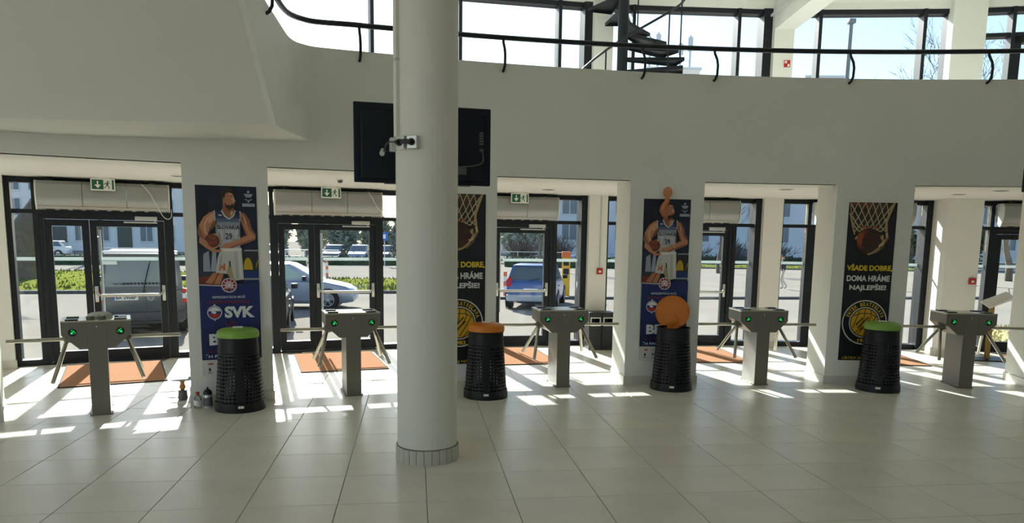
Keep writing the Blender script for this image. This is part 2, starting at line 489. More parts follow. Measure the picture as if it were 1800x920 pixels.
# ---- front columns inside the glass
for i, (a, w, d) in enumerate(COLS):
    o = radial('trim_%d' % (i + 1), a, R2)
    names = ['out at the far left', 'beside the leftmost glazing', 'behind the first poster pier', 'behind the round column', 'behind the black recycling bins', 'between fourth and fifth entrance bays', 'wide and sunlit with a red call point', 'out at the far right']
    S(o, 'cream square column at the glass front, ' + names[i], 'column')
    MB().box(-w / 2, w / 2, -d, .06, 0.0, SOFF).build('shaft', PAINT, o)
    MB().box(-w / 2 - .012, w / 2 + .012, -d - .012, .05, 0.0, .105).build('baseboard', BASE, o)
    dd = min(d, .25)
    MB().box(-w / 2, w / 2, -dd, .06, MEZZ, CEIL).build('upper_shaft', PAINT, o)
# radial beam under the upper ceiling
o = radial('beam', 7.75, R2); S(o, 'cream ceiling beam running inward above the mezzanine windows', 'beam')
MB().box(-.165, .165, -8.5, -.25, 5.2, CEIL).build('beam_body', PAINT, o)
MB().tube([(-.22, -.2, 5.42), (-.22, -3.5, 5.42)], .022, 8).build('pipe', GALV, o)

# ---- glass front, lower storey
ZT0, ZT1, ZH = 2.03, 2.085, 2.43
bayname = ['at the far left end', 'behind the leftmost turnstile', 'behind the second turnstile from left', 'behind the middle turnstile', 'behind the fourth turnstile from left', 'behind the last poster pier on the right', 'behind the rightmost turnstile']
pane_cache = {}
def pane(parent, x0, x1, z0, z1, y=0.0, strip=True):
    g = MB().box(x0, x1, y - .006, y + .006, z0, z1).build('pane', GLASS, parent)
    if strip and z0 < 1.4 and z1 > 1.5:
        MB().box(x0 + .004, x1 - .004, y + .0075, y + .0095, 1.405, 1.452).build('frosted_strip', STRIP, g)
    return g
def bay(i):
    c = BAYC[i]; al, wl_, _ = COLS[i]; ar, wr_, _ = COLS[i + 1]
    xl = R2 * tan(radians(al - c)) + wl_ / 2 + .005; xr = R2 * tan(radians(ar - c)) - wr_ / 2 - .005
    # glazing around the door
    w = radial('window_%d' % (i + 1), c, R2)
    S(w, 'dark framed entrance glazing ' + bayname[i], 'window')
    D, dx = .09, .815
    fr = MB()
    fr.box(xl, xl + .07, -.13, .13, 0, SOFF); fr.box(xr - .105, xr, -.16, .13, 0, SOFF)
    for s in (-1, 1): fr.box(s * dx - .03, s * dx + .03, -D, D, 0, SOFF - .002)
    fr.box(xl + .07, xr - .105, -D, D, ZH, SOFF - .004)
    fr.box(xl + .07, -dx - .03, -D, D, ZT0, ZT1); fr.box(dx + .03, xr - .105, -D, D, ZT0, ZT1); fr.box(-dx + .03, dx - .03, -D, D, ZT0 - .005, ZT1)
    fr.box(xl + .07, -dx - .03, -D, D, 0, .075); fr.box(dx + .03, xr - .105, -D, D, 0, .075)
    fr.build('frame', FRAME, w)
    for a, b in ((xl + .07, -dx - .03), (dx + .03, xr - .105)):
        if b - a > .05: pane(w, a, b, .075, ZT0, .02); pane(w, a, b, ZT1, ZH, .02)
    pane(w, -dx + .03, dx - .03, ZT1, ZH, .02)
    # double door
    dr = radial('door_%d' % (i + 1), c, R2)
    S(dr, 'dark double glass door ' + bayname[i], 'door')
    jb = MB(); jb.box(-.785, -.73, -.08, .08, 0, ZT0 - .008); jb.box(.73, .785, -.08, .08, 0, ZT0 - .008); jb.box(-.73, .73, -.08, .08, 1.965, ZT0 - .008)
    jb.box(-.785, .785, -.07, .07, 0.0, .014); jb.build('frame', FRAME, dr)
    mid = -.20
    for k, (a, b) in enumerate(((-.725, mid - .003), (mid + .003, .725))):
        st = .085 if k == 0 else .085
        z0, z1 = .02, 1.96
        ga, gb = a + st, b - st
        lf = MB(); y0, y1 = -.05, .035
        lf.box(a, ga, y0, y1, z0, z1); lf.box(gb, b, y0, y1, z0, z1); lf.box(ga, gb, y0, y1, z0, .165); lf.box(ga, gb, y0, y1, 1.875, z1)
        leaf = lf.build('leaf', FRAME, dr)
        pane(leaf, ga, gb, .165, 1.875, 0.0, False)
        MB().box(ga + .003, gb - .003, .0075, .0095, 1.405, 1.452).build('frosted_strip', STRIP, leaf)
        if k == 1:
            pb = MB(); zb = .925
            for x in (a + .04, b - .04):
                pb.bbox(x - .022, x + .022, -.075, -.05, zb - .09, zb + .13, .006)
                s = 1 if x < 0 else -1
                pb.tube([(x, -.07, zb + .06), (x + s * .03, -.11, zb + .01), (x + s * .06, -.13, zb)], .014, 8)
            pb.cyl((a + .09, -.13, zb), (b - .09, -.13, zb), .021, n=12)
            pb.build('panic_bar', CHROME, leaf, 40)
            cl = MB(); cl.bbox(.36, .64, -.125, -.085, 1.965, 2.02, .006); cl.box(.22, .64, -.10, -.085, 1.925, 1.945); cl.box(.60, .62, -.11, -.085, 1.94, 1.97)
            cl.build('door_closer', CHROME, leaf)
            ph = MB(); ph.cyl((ga + .03, .10, .55), (ga + .03, .10, 1.83), .016, n=10)
            for z in (.65, 1.73): ph.cyl((ga + .03, .10, z), (a + .05, .03, z), .01, n=8)
            ph.build('pull_handle', CHROME, leaf, 40)
    return w
for i in range(7): bay(i)
# solid ends of the glass front
for k, (a0, a1) in enumerate(((-32.3, -31.95), (24.0, 27.5))):
    rings = [[(p.x, p.y, 0), (p.x, p.y, CEIL), (q.x, q.y, CEIL), (q.x, q.y, 0)] for p, q in zip(arc(a0, a1, R2 - .05), arc(a0, a1, R2 + .12))]
    S(MB().loft(rings).build('wall_front_end', PAINT, None, 25), 'plain white end strip of the glass front, ' + ('left end' if k == 0 else 'right end'), 'wall')

# ---- glass front, upper storey
UP = [[-30.2, -26.0, -25.0], [-22.3, -18.0, -17.0], [-14.6, -10.15, -9.15], [-6.46, -2.16, -1.10], [1.15, 5.82, 6.88], [9.42, 13.84, 14.90], [17.45, 21.6, 22.7]]
upname = ['at the far left end', 'over the stair at left', 'left of the round column', 'right of the round column', 'behind the spiral stair', 'with bare branches outside', 'at the right edge with a crossbar']
for i in range(7):
    c = BAYC[i]; al, wl_, _ = COLS[i]; ar, wr_, _ = COLS[i + 1]
    xl = R2 * tan(radians(al - c)) + wl_ / 2 + .005; xr = R2 * tan(radians(ar - c)) - wr_ / 2 - .005
    w = radial('window_%d' % (i + 8), c, R2)
    S(w, 'dark framed mezzanine window ' + upname[i], 'window')
    ms = [R2 * tan(radians(a - c)) for a in UP[i]]
    z0, z1 = MEZZ + .02, HEAD
    fr = MB()
    fr.box(xl, xl + .05, -.10, .10, z0, z1)
    fr.box(ms[2], xr, -.16, .13, z0, z1)
    for m in ms[:2]: fr.box(m - .027, m + .027, -.13, .10, z0, z1)
    fr.box(xl + .05, ms[2], -.10, .10, z1 - .075, z1 - .002); fr.box(xl + .05, ms[2], -.10, .10, z0, z0 + .08)
    xsn = [xl + .05] + [v for m in ms[:2] for v in (m - .027, m + .027)] + [ms[2]]
    segs = [(xsn[0], xsn[1]), (xsn[2], xsn[3]), (xsn[4], xsn[5])]
    if i == 6:
        for a, b in segs: fr.box(a, b, -.09, .09, 5.10, 5.16)
        fr.box(segs[1][0], segs[1][0] + .12, -.08, .08, z0, 5.1); fr.box(segs[1][0], segs[1][1], -.08, .08, 5.0, 5.1)
    fr.build('frame', FRAME, w)
    for a, b in segs:
        if i == 6:
            pane(w, a, b, z0 + .08, 5.10, .02, False); pane(w, a, b, 5.16, z1 - .075, .02, False)
        else: pane(w, a, b, z0 + .08, z1 - .075, .02, False)
# strip of wall over the window heads
rings = [[(p.x, p.y, HEAD), (p.x, p.y, CEIL), (q.x, q.y, CEIL), (q.x, q.y, HEAD)] for p, q in zip(arc(-31.9, 24.0, R2 - .12), arc(-31.9, 24.0, R2 + .12))]
S(MB().loft(rings).build('wall_front_upper', PAINT, None, 25), 'white band of wall above the mezzanine window heads', 'wall')

# ---- mezzanine hand rail with bent posts
rail = S(empty('rail', (0, 0, 0)), 'black handrail with bent posts along the top of the curved wall', 'handrail')
rp = arc(33, -12.2, R1 - .02, 4.04)
zr = lambda a: 4.03 + 0.0035 * max(0, a)
rp = [Vector((p.x, p.y, 4.025 + .0025 * max(0, 12.2 + degrees(atan2(p.x - CX, p.y - CY))))) for p in rp]
rf = crom([(p.x, p.y) for p in rp[-2:]] + [(-1.0, 8.40), (-1.13, 8.33), (-1.235, 8.19), (-1.28, 7.98), (-1.29, 7.6), (-1.29, 7.0), (-1.29, 6.4)], 6)
rp = rp[:-2] + [Vector((x, y, 4.025)) for x, y in rf]
MB().tube(rp, .028, 10).build('handrail', RAILM, rail, 50)
def rail_post(a=None, pos=None, nrm=None):
    if a is not None:
        P = polar(a, R1); n = Vector((-sin(radians(a)), -cos(radians(a)), 0)); t = Vector((cos(radians(a)), -sin(radians(a)), 0))
    else: P = Vector((*pos, 0)); n = Vector((*nrm, 0)); t = Vector((n.y, -n.x, 0))
    t = t * (min(1.0, max(.15, (a + 13) / 16)) if a is not None else .2)
    zt = 4.025 + .0025 * max(0, 12.2 + (a if a is not None else -12.2))
    pts = [P + n * .02 + Vector((0, 0, zt)), P + n * .02 + t * .005 + Vector((0, 0, zt - .05)), P + n * .05 + t * .03 + Vector((0, 0, zt - .13)), P + n * .06 + t * .038 + Vector((0, 0, zt - .20)), P + n * .055 + t * .036 + Vector((0, 0, zt - .30)), P + n * .03 + t * .026 + Vector((0, 0, zt - .345)), P + t * .012 + Vector((0, 0, zt - .365))]
    MB().tube(pts, .0155, 8).build('post', RAILM, rail, 50)
for a in (-11.95, -6.8, -1.45, 1.4, 6.75, 12.0, 17.3): rail_post(a)
rail_post(None, (-1.245, 6.85), (1, 0))

# ---- free-standing round columns
def round_column(x, y, label):
    o = S(empty('column', (x, y, 0)), label, 'column')
    MB().lathe([(.242, 0.0), (.242, CEIL)], 64).build('shaft', PAINT2, o, 40)
    n = 26
    for k in range(n):
        a0, a1 = 2 * pi * (k + .04) / n, 2 * pi * (k + .96) / n
        r0, r1 = .243, .256 + random.uniform(0, .002)
        pl = [(r0 * cos(a0), r0 * sin(a0)), (r1 * cos(a0), r1 * sin(a0)), (r1 * cos((a0 + a1) / 2) * 1.002, r1 * sin((a0 + a1) / 2) * 1.002), (r1 * cos(a1), r1 * sin(a1)), (r0 * cos(a1), r0 * sin(a1))]
        MB().prism(pl, (0.0, .118 + random.uniform(-.002, .002)), lambda u, v, w: (u, v, w)).build('skirting_tile', SKIRT, o)
    MB().lathe([(.2425, .118), (.251, .118), (.2425, .124)], 64, cap=False).build('skirting_joint', GROUT, o)
    return o
round_column(.10, 5.965, 'round white column standing in front of the hanging screen')

# ================================================================== THINGS IN THE HALL
# ---- tripod turnstiles
def turnstile():
    r = empty('turnstile')
    mb = MB(); mb.bbox(-.082, .082, .003, .43, 0.0, .70, .004); mb.build('pedestal', STEEL, r)
    mb = MB()
    for x in (-.06, .06): mb.cyl((x * 1.65, .05, .012), (x * 1.65, .05, .02), .008, n=6); mb.cyl((x * 1.65, .38, .012), (x * 1.65, .38, .02), .008, n=6)
    mb.box(-.10, .10, 0.012, .42, 0, .012); mb.build('foot_plate', STEEL, r)
    prof = [(-.30, .930), (-.30, .81), (-.155, .672), (.155, .672), (.30, .81), (.30, .930)]
    mb = MB(); mb.prism(prof, (0.0, .433), lambda u, v, w: (u, w, v)); mb.build('head', STEEL, r)
    MB().bbox(-.303, .303, -.003, .436, .930, .946, .004).build('top_plate', STEELD, r)
    for s in (-1, 1):
        MB().box(s * .085 - .0006, s * .085 + .0006, -.0008, .001, .675, .928).build('panel_joint', BLACK, r)
        for y in (.09, .33): MB().bbox(s * .21 - .055, s * .21 + .055, y - .045, y + .045, .945, .957, .004).build('reader_pad', BLACKG, r)
    MB().cyl((0, -.002, .885), (0, .002, .885), .008, n=12).build('key_lock', CHROME, r)
    for s in (-1, 1):
        d = MB().cyl((s * .205, -.004, .835), (s * .205, .002, .835), .037, n=24).build('indicator', BLACKG, r)
        q = MB()
        # arrow pointing down and outward-in like the lit pictogram
        def P(a, b):
            ca, sa = cos(radians(45 if s < 0 else -45)), sin(radians(45 if s < 0 else -45))
            return (s * .205 + a * ca - b * sa, -.0048, .835 + a * sa + b * ca)
        x = 1 if s < 0 else -1
        q.add([P(-x * .024, 0), P(-x * .004, .016), P(-x * .004, -.016)], [(0, 1, 2)])
        q.add([P(-x * .004, .0055), P(x * .022, .0055), P(x * .022, -.0055), P(-x * .004, -.0055)], [(0, 1, 2, 3)])
        for k in (-1, 1): q.add([P(x * (.012 + dx), k * .018 + dy) for dx, dy in ((-.006, -.004), (.006, -.004), (.006, .004), (-.006, .004))], [(0, 1, 2, 3)])
        q.build('lit_arrow', LED, d, fix=False)
        # tripod
        o = Vector((s * .245, .215, .765)); ax = Vector((s * .7071, 0, -.7071))
        hb = MB(); hb.cyl(o - ax * .03, o + ax * .012, .066, .066, n=20); hb.cyl(o + ax * .012, o + ax * .055, .060, .034, n=20)
        hub = hb.build('tripod', STEEL, r, 40)
        hc = o + ax * .024
        for d3 in (Vector((s, 0, 0)), Vector((s * .25, .612, -.75)), Vector((s * .25, -.612, -.75))):
            d3.normalize(); a = MB(); a.cyl(hc + d3 * .03, hc + d3 * .50, .0185, n=14); a.cyl(hc + d3 * .50, hc + d3 * .506, .0185, .012, n=14); a.build('arm', STEELD, hub, 40)
    return r
TN = [(-20.41, 17.76, 'leftmost steel turnstile with small bits lying on its top'),
      (-12.33, 17.78, 'steel tripod turnstile between leftmost bin and round column'),
      (-4.31, 17.76, 'middle steel turnstile right of the round column'),
      (3.84, 17.72, 'steel turnstile right of the bin with raised orange lid'),
      (12.12, 17.72, 'rightmost steel turnstile in front of the wide sunlit column')]
t0 = turnstile()
for i, (a, rr, lb) in enumerate(TN):
    o = t0 if i == 0 else dup(t0)
    o.location = polar(a, rr); o.rotation_euler = (0, 0, -radians(a)); tag(o, lb, 'turnstile', 'turnstiles across the entrance')

# ---- perforated litter bins
def litter_bin(lidmat, opened=False):
    r = empty('litter_bin')
    rad = lambda z: .242 - (.242 - .190) * z / .72
    MB().lathe([(.10, 0.0), (.252, 0.0), (.252, .035), (.246, .095), (.236, .10), (.10, .012)], 40).build('base_ring', BINB, r, 40)
    MB().lathe([(rad(.60), .60), (rad(.60) + .004, .605), (.194, .735), (.200, .74), (.200, .755), (.186, .755), (.184, .60)], 40, cap=False).build('collar', BINB, r, 40)
    for k in range(13):
        z = .112 + k * .0385; ra = rad(z)
        MB().lathe([(ra - .006, z), (ra + .002, z), (rad(z + .022) + .002, z + .022), (rad(z + .022) - .006, z + .022), (ra - .006, z)], 40, cap=False).build('hoop', BINB, r, 40)
    n = 36
    for k in range(n):
        t = 2 * pi * k / n
        wide = k % 9 in (0,)
        wd = .036 if wide else .008
        c, s = cos(t), sin(t)
        def Q(rr, w, z): return (rr * c - w * s, rr * s + w * c, z)
        a, b = rad(.09) - .004, rad(.61) - .004
        V = [Q(a - .005, -wd, .09), Q(a - .005, wd, .09), Q(a + .004, wd, .09), Q(a + .004, -wd, .09), Q(b - .005, -wd * .8, .61), Q(b - .005, wd * .8, .61), Q(b + .004, wd * .8, .61), Q(b + .004, -wd * .8, .61)]
        MB().add(V, [(0, 3, 2, 1), (4, 5, 6, 7), (0, 1, 5, 4), (1, 2, 6, 5), (2, 3, 7, 6), (3, 0, 4, 7)]).build('stave', BINB, r)
    prof = [(.0, .062), (.10, .060), (.165, .052), (.196, .036), (.207, .012), (.207, -.028), (.200, -.032), (.198, .0), (.15, .040), (.0, .048)]
    ld = MB(); ld.lathe(prof, 40, cap=False)
    lid = ld.build('lid', lidmat, r, 50)
    if opened:
        lid.location = (-.015, .195, .915); lid.rotation_euler = (radians(-94), 0, 0)
        g = MB(); g.lathe([(0, -.024), (.07, -.024), (.078, -.018), (.078, -.008), (.0, -.008)], 28, c=(0, .10, .0), cap=False); g.build('lid_recess', lidmat, lid, 50)
        MB().lathe([(0, -.012), (.199, -.012), (.199, -.004), (0, -.004)], 40, cap=False).build('lid_liner', lidmat, lid, 50)
    else:
        lid.location = (0, 0, .785)
        MB().bbox(-.05, .05, -.03, .03, .060, .072, .004).build('lid_grip', BINB if lidmat is None else WHITE, lid)
    MB().box(-.028, .028, -.2535, -.2495, .05, .075).build('maker_plate', WHITE, r)
    return r
BINS = [((-1.80, 7.86), GREENL, False, 14, 'black perforated bin with green lid beside drink bottles'),
        ((.80, 8.285), ORANGE, False, -4, 'black perforated bin with closed orange lid next to round column'),
        ((3.10, 8.575), ORANGE, True, -18, 'black perforated bin whose orange lid is flipped up'),
        ((5.66, 8.335), GREENL, False, -33, 'black perforated bin with green lid under basketball net poster')]
for (x, y), lm, op, rz, lb in BINS:
    b = litter_bin(lm, op); b.location = (x, y, 0); b.rotation_euler = (0, 0, radians(rz)); tag(b, lb, 'bin', 'perforated litter bins by the piers')

# ---- door mats
mats_l = ['behind the leftmost turnstile', 'behind the second turnstile from left', 'behind the middle turnstile', 'behind the bin with the raised lid', 'behind the rightmost green lidded bin', 'at the far right edge of picture']
for i, a in enumerate((-20.1, -12.0, -4.8, 3.75, 11.5, 19.4)):
    o = radial('door_mat', a, 20.2)
    tag(o, 'brown coir door mat ' + mats_l[i], 'mat', 'door mats inside the entrance')
    MB().box(-.565, .565, -.79, .79, .0, .012).build('pile', MATB, o)
    e = MB(); e.box(-.58, -.565, -.805, .805, 0, .014); e.box(.565, .58, -.805, .805, 0, .014); e.box(-.565, .565, -.805, -.79, 0, .014); e.box(-.565, .565, .79, .805, 0, .014)
    e.build('edging', MATE, o)

# ---- hanging screens on the columns
def screen(loc, rz, label, w=1.152, h=.645):
    r = empty('television', loc, rz); tag(r, label, 'television', 'screens hung on the columns')
    MB().bbox(-w / 2, w / 2, 0.0, .045, -h / 2, h / 2, .008).build('housing', TVM, r)
    MB().bbox(-w / 2 + .05, w / 2 - .05, -.022, .004, -h / 2 + .03, h / 2 - .06, .015).build('back_cover', TVM, r)
    b = MB()
    for k in range(5): b.box(.47, .505, -.026, -.021, .02 + k * .022, .034 + k * .022)
    b.box(.475, .505, -.034, -.020, -.04, -.015); b.build('port_panel', TVD, r)
    MB().box(.28, .36, -.0245, -.021, -.235, -.175).build('rating_plate', TVD, r)
    MB().tube(crom3([(.49, -.03, -.03), (.50, -.045, -.08), (.48, -.05, -.14), (.38, -.045, -.165), (.22, -.035, -.17), (.05, -.06, -.14)]), .006, 6).build('cable', TVD, r, 60)
    k = MB(); k.box(-.10, .10, -.03, -.021, -.18, .18); k.box(-.10, .10, -.216, -.10, -.10, .10); k.box(-.07, -.05, -.11, -.025, -.06, .06); k.box(.05, .07, -.11, -.025, -.06, .06)
    k.build('wall_bracket', BLACK, r)
    f = MB(); f.box(-.33, -.20, .005, .04, -h / 2 - .008, -h / 2); f.box(-.06, -.03, .005, .04, -h / 2 - .008, -h / 2); f.box(.25, .40, .005, .04, -h / 2 - .008, -h / 2)
    f.build('lower_trim', TVD, r)
    MB().box(-w / 2 + .012, w / 2 - .012, .0445, .0465, -h / 2 + .014, h / 2 - .012).build('display', BLACKG, r)
    return r
def crom3(P, n=6):
    out = []
    for i in range(len(P) - 1):
        p0, p1, p2, p3 = P[max(i - 1, 0)], P[i], P[i + 1], P[min(i + 2, len(P) - 1)]
        for k in range(n):
            t = k / n
            out.append(tuple(0.5 * ((2 * p1[a]) + (-p0[a] + p2[a]) * t + (2 * p0[a] - 5 * p1[a] + 4 * p2[a] - p3[a]) * t * t + (-p0[a] + 3 * p1[a] - 3 * p2[a] + p3[a]) * t ** 3) for a in range(3)))
    out.append(P[-1]); return out
screen((.083, 6.425, 2.56), radians(8.2), 'black television seen from behind, hung behind the round column')
round_column(6.62, 6.10, 'round white column out of the right edge of picture')
screen((6.45, 6.56, 2.63), radians(-8.0), 'black television cut off by the right edge of picture')

# ---- socket box, conduit and cable on the round column
def cp(phi, r, z, c=(.10, 5.965)):
    return Vector((c[0] - r * sin(radians(phi)), c[1] - r * cos(radians(phi)), z))
o = empty('socket_box', (0, 0, 0)); tag(o, 'grey cluster of power sockets on the round column', 'socket')
def on_col(phi, w, d, z0, z1, b=.006):
    T = Matrix.Translation(cp(phi, .240, 0)) @ Matrix.Rotation(-radians(phi), 4, 'Z')
    return MB().bbox(-w / 2, w / 2, -d, .004, z0, z1, b, 0, T)
for phi in (24, 46, 80):
    on_col(phi, .082, .048, 2.445, 2.545).build('socket_housing', CHROME, o)
for phi, n in ((24, 0), (46, 1)):
    T = Matrix.Translation(cp(phi, .288, 2.495)) @ Matrix.Rotation(-radians(phi), 4, 'Z')
    m = MB(); m.lathe([(0, 0), (.026, 0), (.026, .012), (0, .012)], 20, T=T @ Matrix.Rotation(radians(90), 4, 'X'))
    if n == 0: m.bbox(-.075, .012, -.046, -.012, -.016, .016, .006, 0, T)
    else: m.bbox(-.014, .014, -.04, -.01, -.014, .014, .005, 0, T)
    m.build('plug', BLACK, o, 40)
p0 = cp(46, .32, 2.495)
MB().tube(crom3([tuple(p0), tuple(cp(62, .335, 2.498)), tuple(cp(76, .325, 2.475)), tuple(cp(88, .33, 2.45)), tuple(cp(100, .34, 2.452))]), .0055, 8).build('cable', BLACK, o, 60)
m = MB(); m.cyl(cp(88, .345, 2.43), cp(100, .345, 2.46), .02, n=12); m.build('cable_coupler', CHROME, o, 40)
o = empty('conduit', (0, 0, 0)); tag(o, 'white cable trunking running up the round column', 'trunking')
on_col(64, .05, .03, 2.545, 5.64, .004).build('trunking', PAINT2, o)
for z in (3.1, 4.0, 4.9): on_col(64, .056, .034, z, z + .02, .003).build('clip', CHROME, o)

# ---- air curtains over the doors
def air_curtain():
    r = empty('air_curtain')
    prof = [(-.33, 2.452), (-.372, 2.41), (-.39, 2.33), (-.39, 2.25), (-.365, 2.17), (-.335, 2.13)]
    low = [(-.335, 2.126), (-.31, 2.09), (-.275, 2.076), (-.11, 2.17)]
    xa, xb = -.77, .79
    n = 3
    for k in range(n):
        a = xa + (xb - xa) * k / n + .003; b = xa + (xb - xa) * (k + 1) / n - .003
        m = MB(); m.loft([[(a, y, z) for y, z in prof + [(-.30, 2.128), (-.12, 2.24), (-.12, 2.452)]], [(b, y, z) for y, z in prof + [(-.30, 2.128), (-.12, 2.24), (-.12, 2.452)]]])
        m.build('front_panel', GREY, r, 30)
    m = MB(); m.loft([[(x, y, z) for y, z in low + [(-.12, 2.24)]] for x in (xa + .002, xb - .002)]); m.build('outlet_panel', GREY, r, 30)
    m = MB()
    full = prof + low + [(-.11, 2.452)]
    for x, s in ((xa, -1), (xb, 1)): MB().loft([[(x + d, y, z) for y, z in full] for d in (-.012, .008)]).build('end_cap', WHITE, r, 30)
    m = MB()
    for k in range(9): m.box(xa + .10 + k * .15, xa + .2 + k * .15, -.31, -.28, 2.074, 2.086)
    m.build('outlet_grille', BLACK, r)
    m = MB()
    for x in (-.62, .60): m.box(x - .05, x + .05, -.30, -.12, 2.455, 2.475); m.box(x - .03, x + .03, -.24, -.18, 2.47, 2.505)
    m.tube([(-.6, -.25, 2.48), (-.2, -.22, 2.475), (.3, -.26, 2.485), (.62, -.24, 2.478)], .008, 6)
    m.tube([(.3, -.29, 2.482), (.45, -.3, 2.47), (.55, -.28, 2.487), (.7, -.27, 2.475)], .009, 6)
    m.build('hanger', BLACK, r)
    m = MB(); m.box(.55, .70, -.300, -.297, 2.095, 2.105); m.build('name_plate', TVD, r)
    return r
a0 = air_curtain()
names = ['over the door behind the leftmost turnstile', 'over the door left of the round column', 'over the door behind the middle turnstile', 'over the door right of second player poster', 'half hidden by the rightmost poster pier', 'over the door at right picture edge']
for i, c in enumerate(BAYC[1:]):
    o = a0 if i == 0 else dup(a0)
    o.location = polar(c, R2); o.rotation_euler = (0, 0, -radians(c)); tag(o, 'silver grey air curtain ' + names[i], 'air curtain', 'air curtains over the doors')
# loose cables hanging from two of them
for c, lb in ((BAYC[1], 'thin white cable looping down from the leftmost air curtain'), (BAYC[2], 'thin white cable hanging by the air curtain left of column')):
    T = Matrix.Translation(polar(c, R2)) @ Matrix.Rotation(-radians(c), 4, 'Z')
    pts = [(.46, -.40, 2.445), (.55, -.41, 2.33), (.63, -.42, 2.17), (.70, -.41, 2.03), (.76, -.39, 1.985), (.81, -.36, 2.02), (.815, -.33, 2.12)]
    if c != BAYC[1]: pts = [(.58, -.40, 2.445), (.64, -.41, 2.35), (.70, -.41, 2.24), (.77, -.40, 2.17), (.805, -.36, 2.2)]
    o = MB().tube([tuple(T @ Vector(p)) for p in crom3(pts)], .0045, 6).build('loose_cable', WHITE, None, 60); tag(o, lb, 'cable')

# ---- exit signs
def exit_sign():
    r = empty('exit_sign')
    MB().bbox(-.142, .142, -.014, .014, -.078, .078, .004).build('housing', WHITE, r)
    MB().box(-.128, .006, -.0165, -.0135, -.062, .062).build('arrow_field', SIGNG, r)
    MB().box(.012, .128, -.0162, -.0135, -.062, .062).build('figure_field', WHITE, r)
    y = -.0172
    a = MB(); a.add([(-.069, y, .045), (-.053, y, .045), (-.053, y, -.005), (-.069, y, -.005)], [(0, 1, 2, 3)]); a.add([(-.061, y, -.048), (-.022, y, -.002), (-.10, y, -.002)], [(0, 1, 2)])
    a.build('arrow', WHITE, r, fix=False)
    b = MB()
    b.add([(.105, y, .062), (.128, y, .062), (.128, y, -.062), (.105, y, -.062)], [(0, 1, 2, 3)])
    b.add([(.06 + .011 * cos(t * pi / 6), y, .04 + .011 * sin(t * pi / 6)) for t in range(12)], [tuple(range(12))])
    for q in ([(.045, .03), (.068, .024), (.06, -.012), (.038, -.008)], [(.038, -.008), (.05, -.012), (.03, -.035), (.015, -.05), (.012, -.042), (.026, -.03)], [(.048, -.008), (.062, -.012), (.078, -.032), (.072, -.056), (.064, -.055), (.066, -.034)], [(.045, .03), (.05, .02), (.03, .012), (.018, -.006), (.012, .0), (.024, .02)], [(.062, .026), (.068, .018), (.085, .01), (.092, .018), (.084, .02)]):
        b.add([(u, y, v) for u, v in q], [tuple(range(len(q)))])
    b.build('running_figure', SIGNG, r, fix=False)
    MB().box(-.08, .08, -.008, .008, .078, .088).build('mount', WHITE, r)
    return r
e0 = exit_sign()
for i, (c, dx, lb) in enumerate(((BAYC[1], .0, 'green emergency exit sign over the leftmost door'), (BAYC[2], .02, 'green emergency exit sign left of the hanging television'), (BAYC[3], .12, 'green emergency exit sign right of the round column'))):
    o = e0 if i == 0 else dup(e0)
    T = Matrix.Translation(polar(c, R2)) @ Matrix.Rotation(-radians(c), 4, 'Z')
    o.location = T @ Vector((dx, -.47, 2.417)); o.rotation_euler = (0, 0, -radians(c)); tag(o, lb, 'sign', 'emergency exit signs')

# ---- small things on the soffit
for (x, y), lb in (((-.932, 9.83), 'small smoke detector on soffit left of the hanging television'), ((6.62, 9.37), 'small dark smoke detector on soffit at right')):
    o = empty('smoke_detector', (x, y, SOFF)); tag(o, lb, 'detector')
    MB().lathe([(0, 0), (.05, 0), (.05, -.012), (.0, -.014)], 20, cap=False).build('base', WHITE, o, 40)
    MB().lathe([(.03, -.012), (.034, -.02), (.028, -.045), (0, -.048)], 20, cap=False).build('sensor', TVD, o, 40)
for (x, y), lb in (((1.95, 10.9), 'round recessed downlight above the middle turnstile passage'), ((5.04, 9.75), 'round recessed downlight above the fourth turnstile passage'), ((7.77, 9.95), 'round recessed downlight in front of the wide sunlit column'), ((7.72, 9.1), 'round recessed downlight over the rightmost turnstile'), ((-2.9, 9.9), 'round recessed downlight beside the first poster pier')):
    o = empty('downlight', (x, y, SOFF)); tag(o, lb, 'light', 'recessed downlights in the soffit')
    MB().lathe([(.075, 0), (.10, 0), (.10, -.006), (.078, -.008)], 24, cap=False).build('ring', CHROME, o, 40)
    MB().lathe([(0, -.002), (.077, -.002), (.077, -.004), (0, -.004)], 24, cap=False).build('lens', TVD, o, 40)

# ---- fire call points and a hose sign on the columns
for a, rr, z, lb in ((-.2, R2 - .255, 1.265, 'red fire call point on the column behind recycling bins'), (16.0, R2 - .755, 1.21, 'red fire call point on the wide sunlit column')):
    o = radial('fire_call_point', a, rr, z); tag(o, lb, 'call point', 'red fire call points')
    MB().bbox(-.052, .052, -.035, .004, -.05, .05, .008).build('housing', RED, o)
    MB().box(-.02, .022, -.038, -.034, -.022, .012).build('push_plate', WHITE, o)
    if z > 1.23: MB().box(-.008, .008, -.012, .004, .052, SOFF - z - .01).build('conduit', CHROME, o)
o = radial('fire_sign', 7.9, R2 - .256, 4.66); tag(o, 'small red fire equipment sign on upper column', 'sign')
MB().box(-.05, .05, -.004, .003, -.055, .055).build('panel', RED, o)
m = MB(); m.add([(-.04, -.0048, .045), (-.004, -.0048, .045), (-.004, -.0048, .006), (-.04, -.0048, .006)], [(0, 1, 2, 3)]); m.add([(.006, -.0048, -.006), (.04, -.0048, -.006), (.04, -.0048, -.046), (.006, -.0048, -.046)], [(0, 1, 2, 3)]); m.build('pictogram', WHITE, o, fix=False)

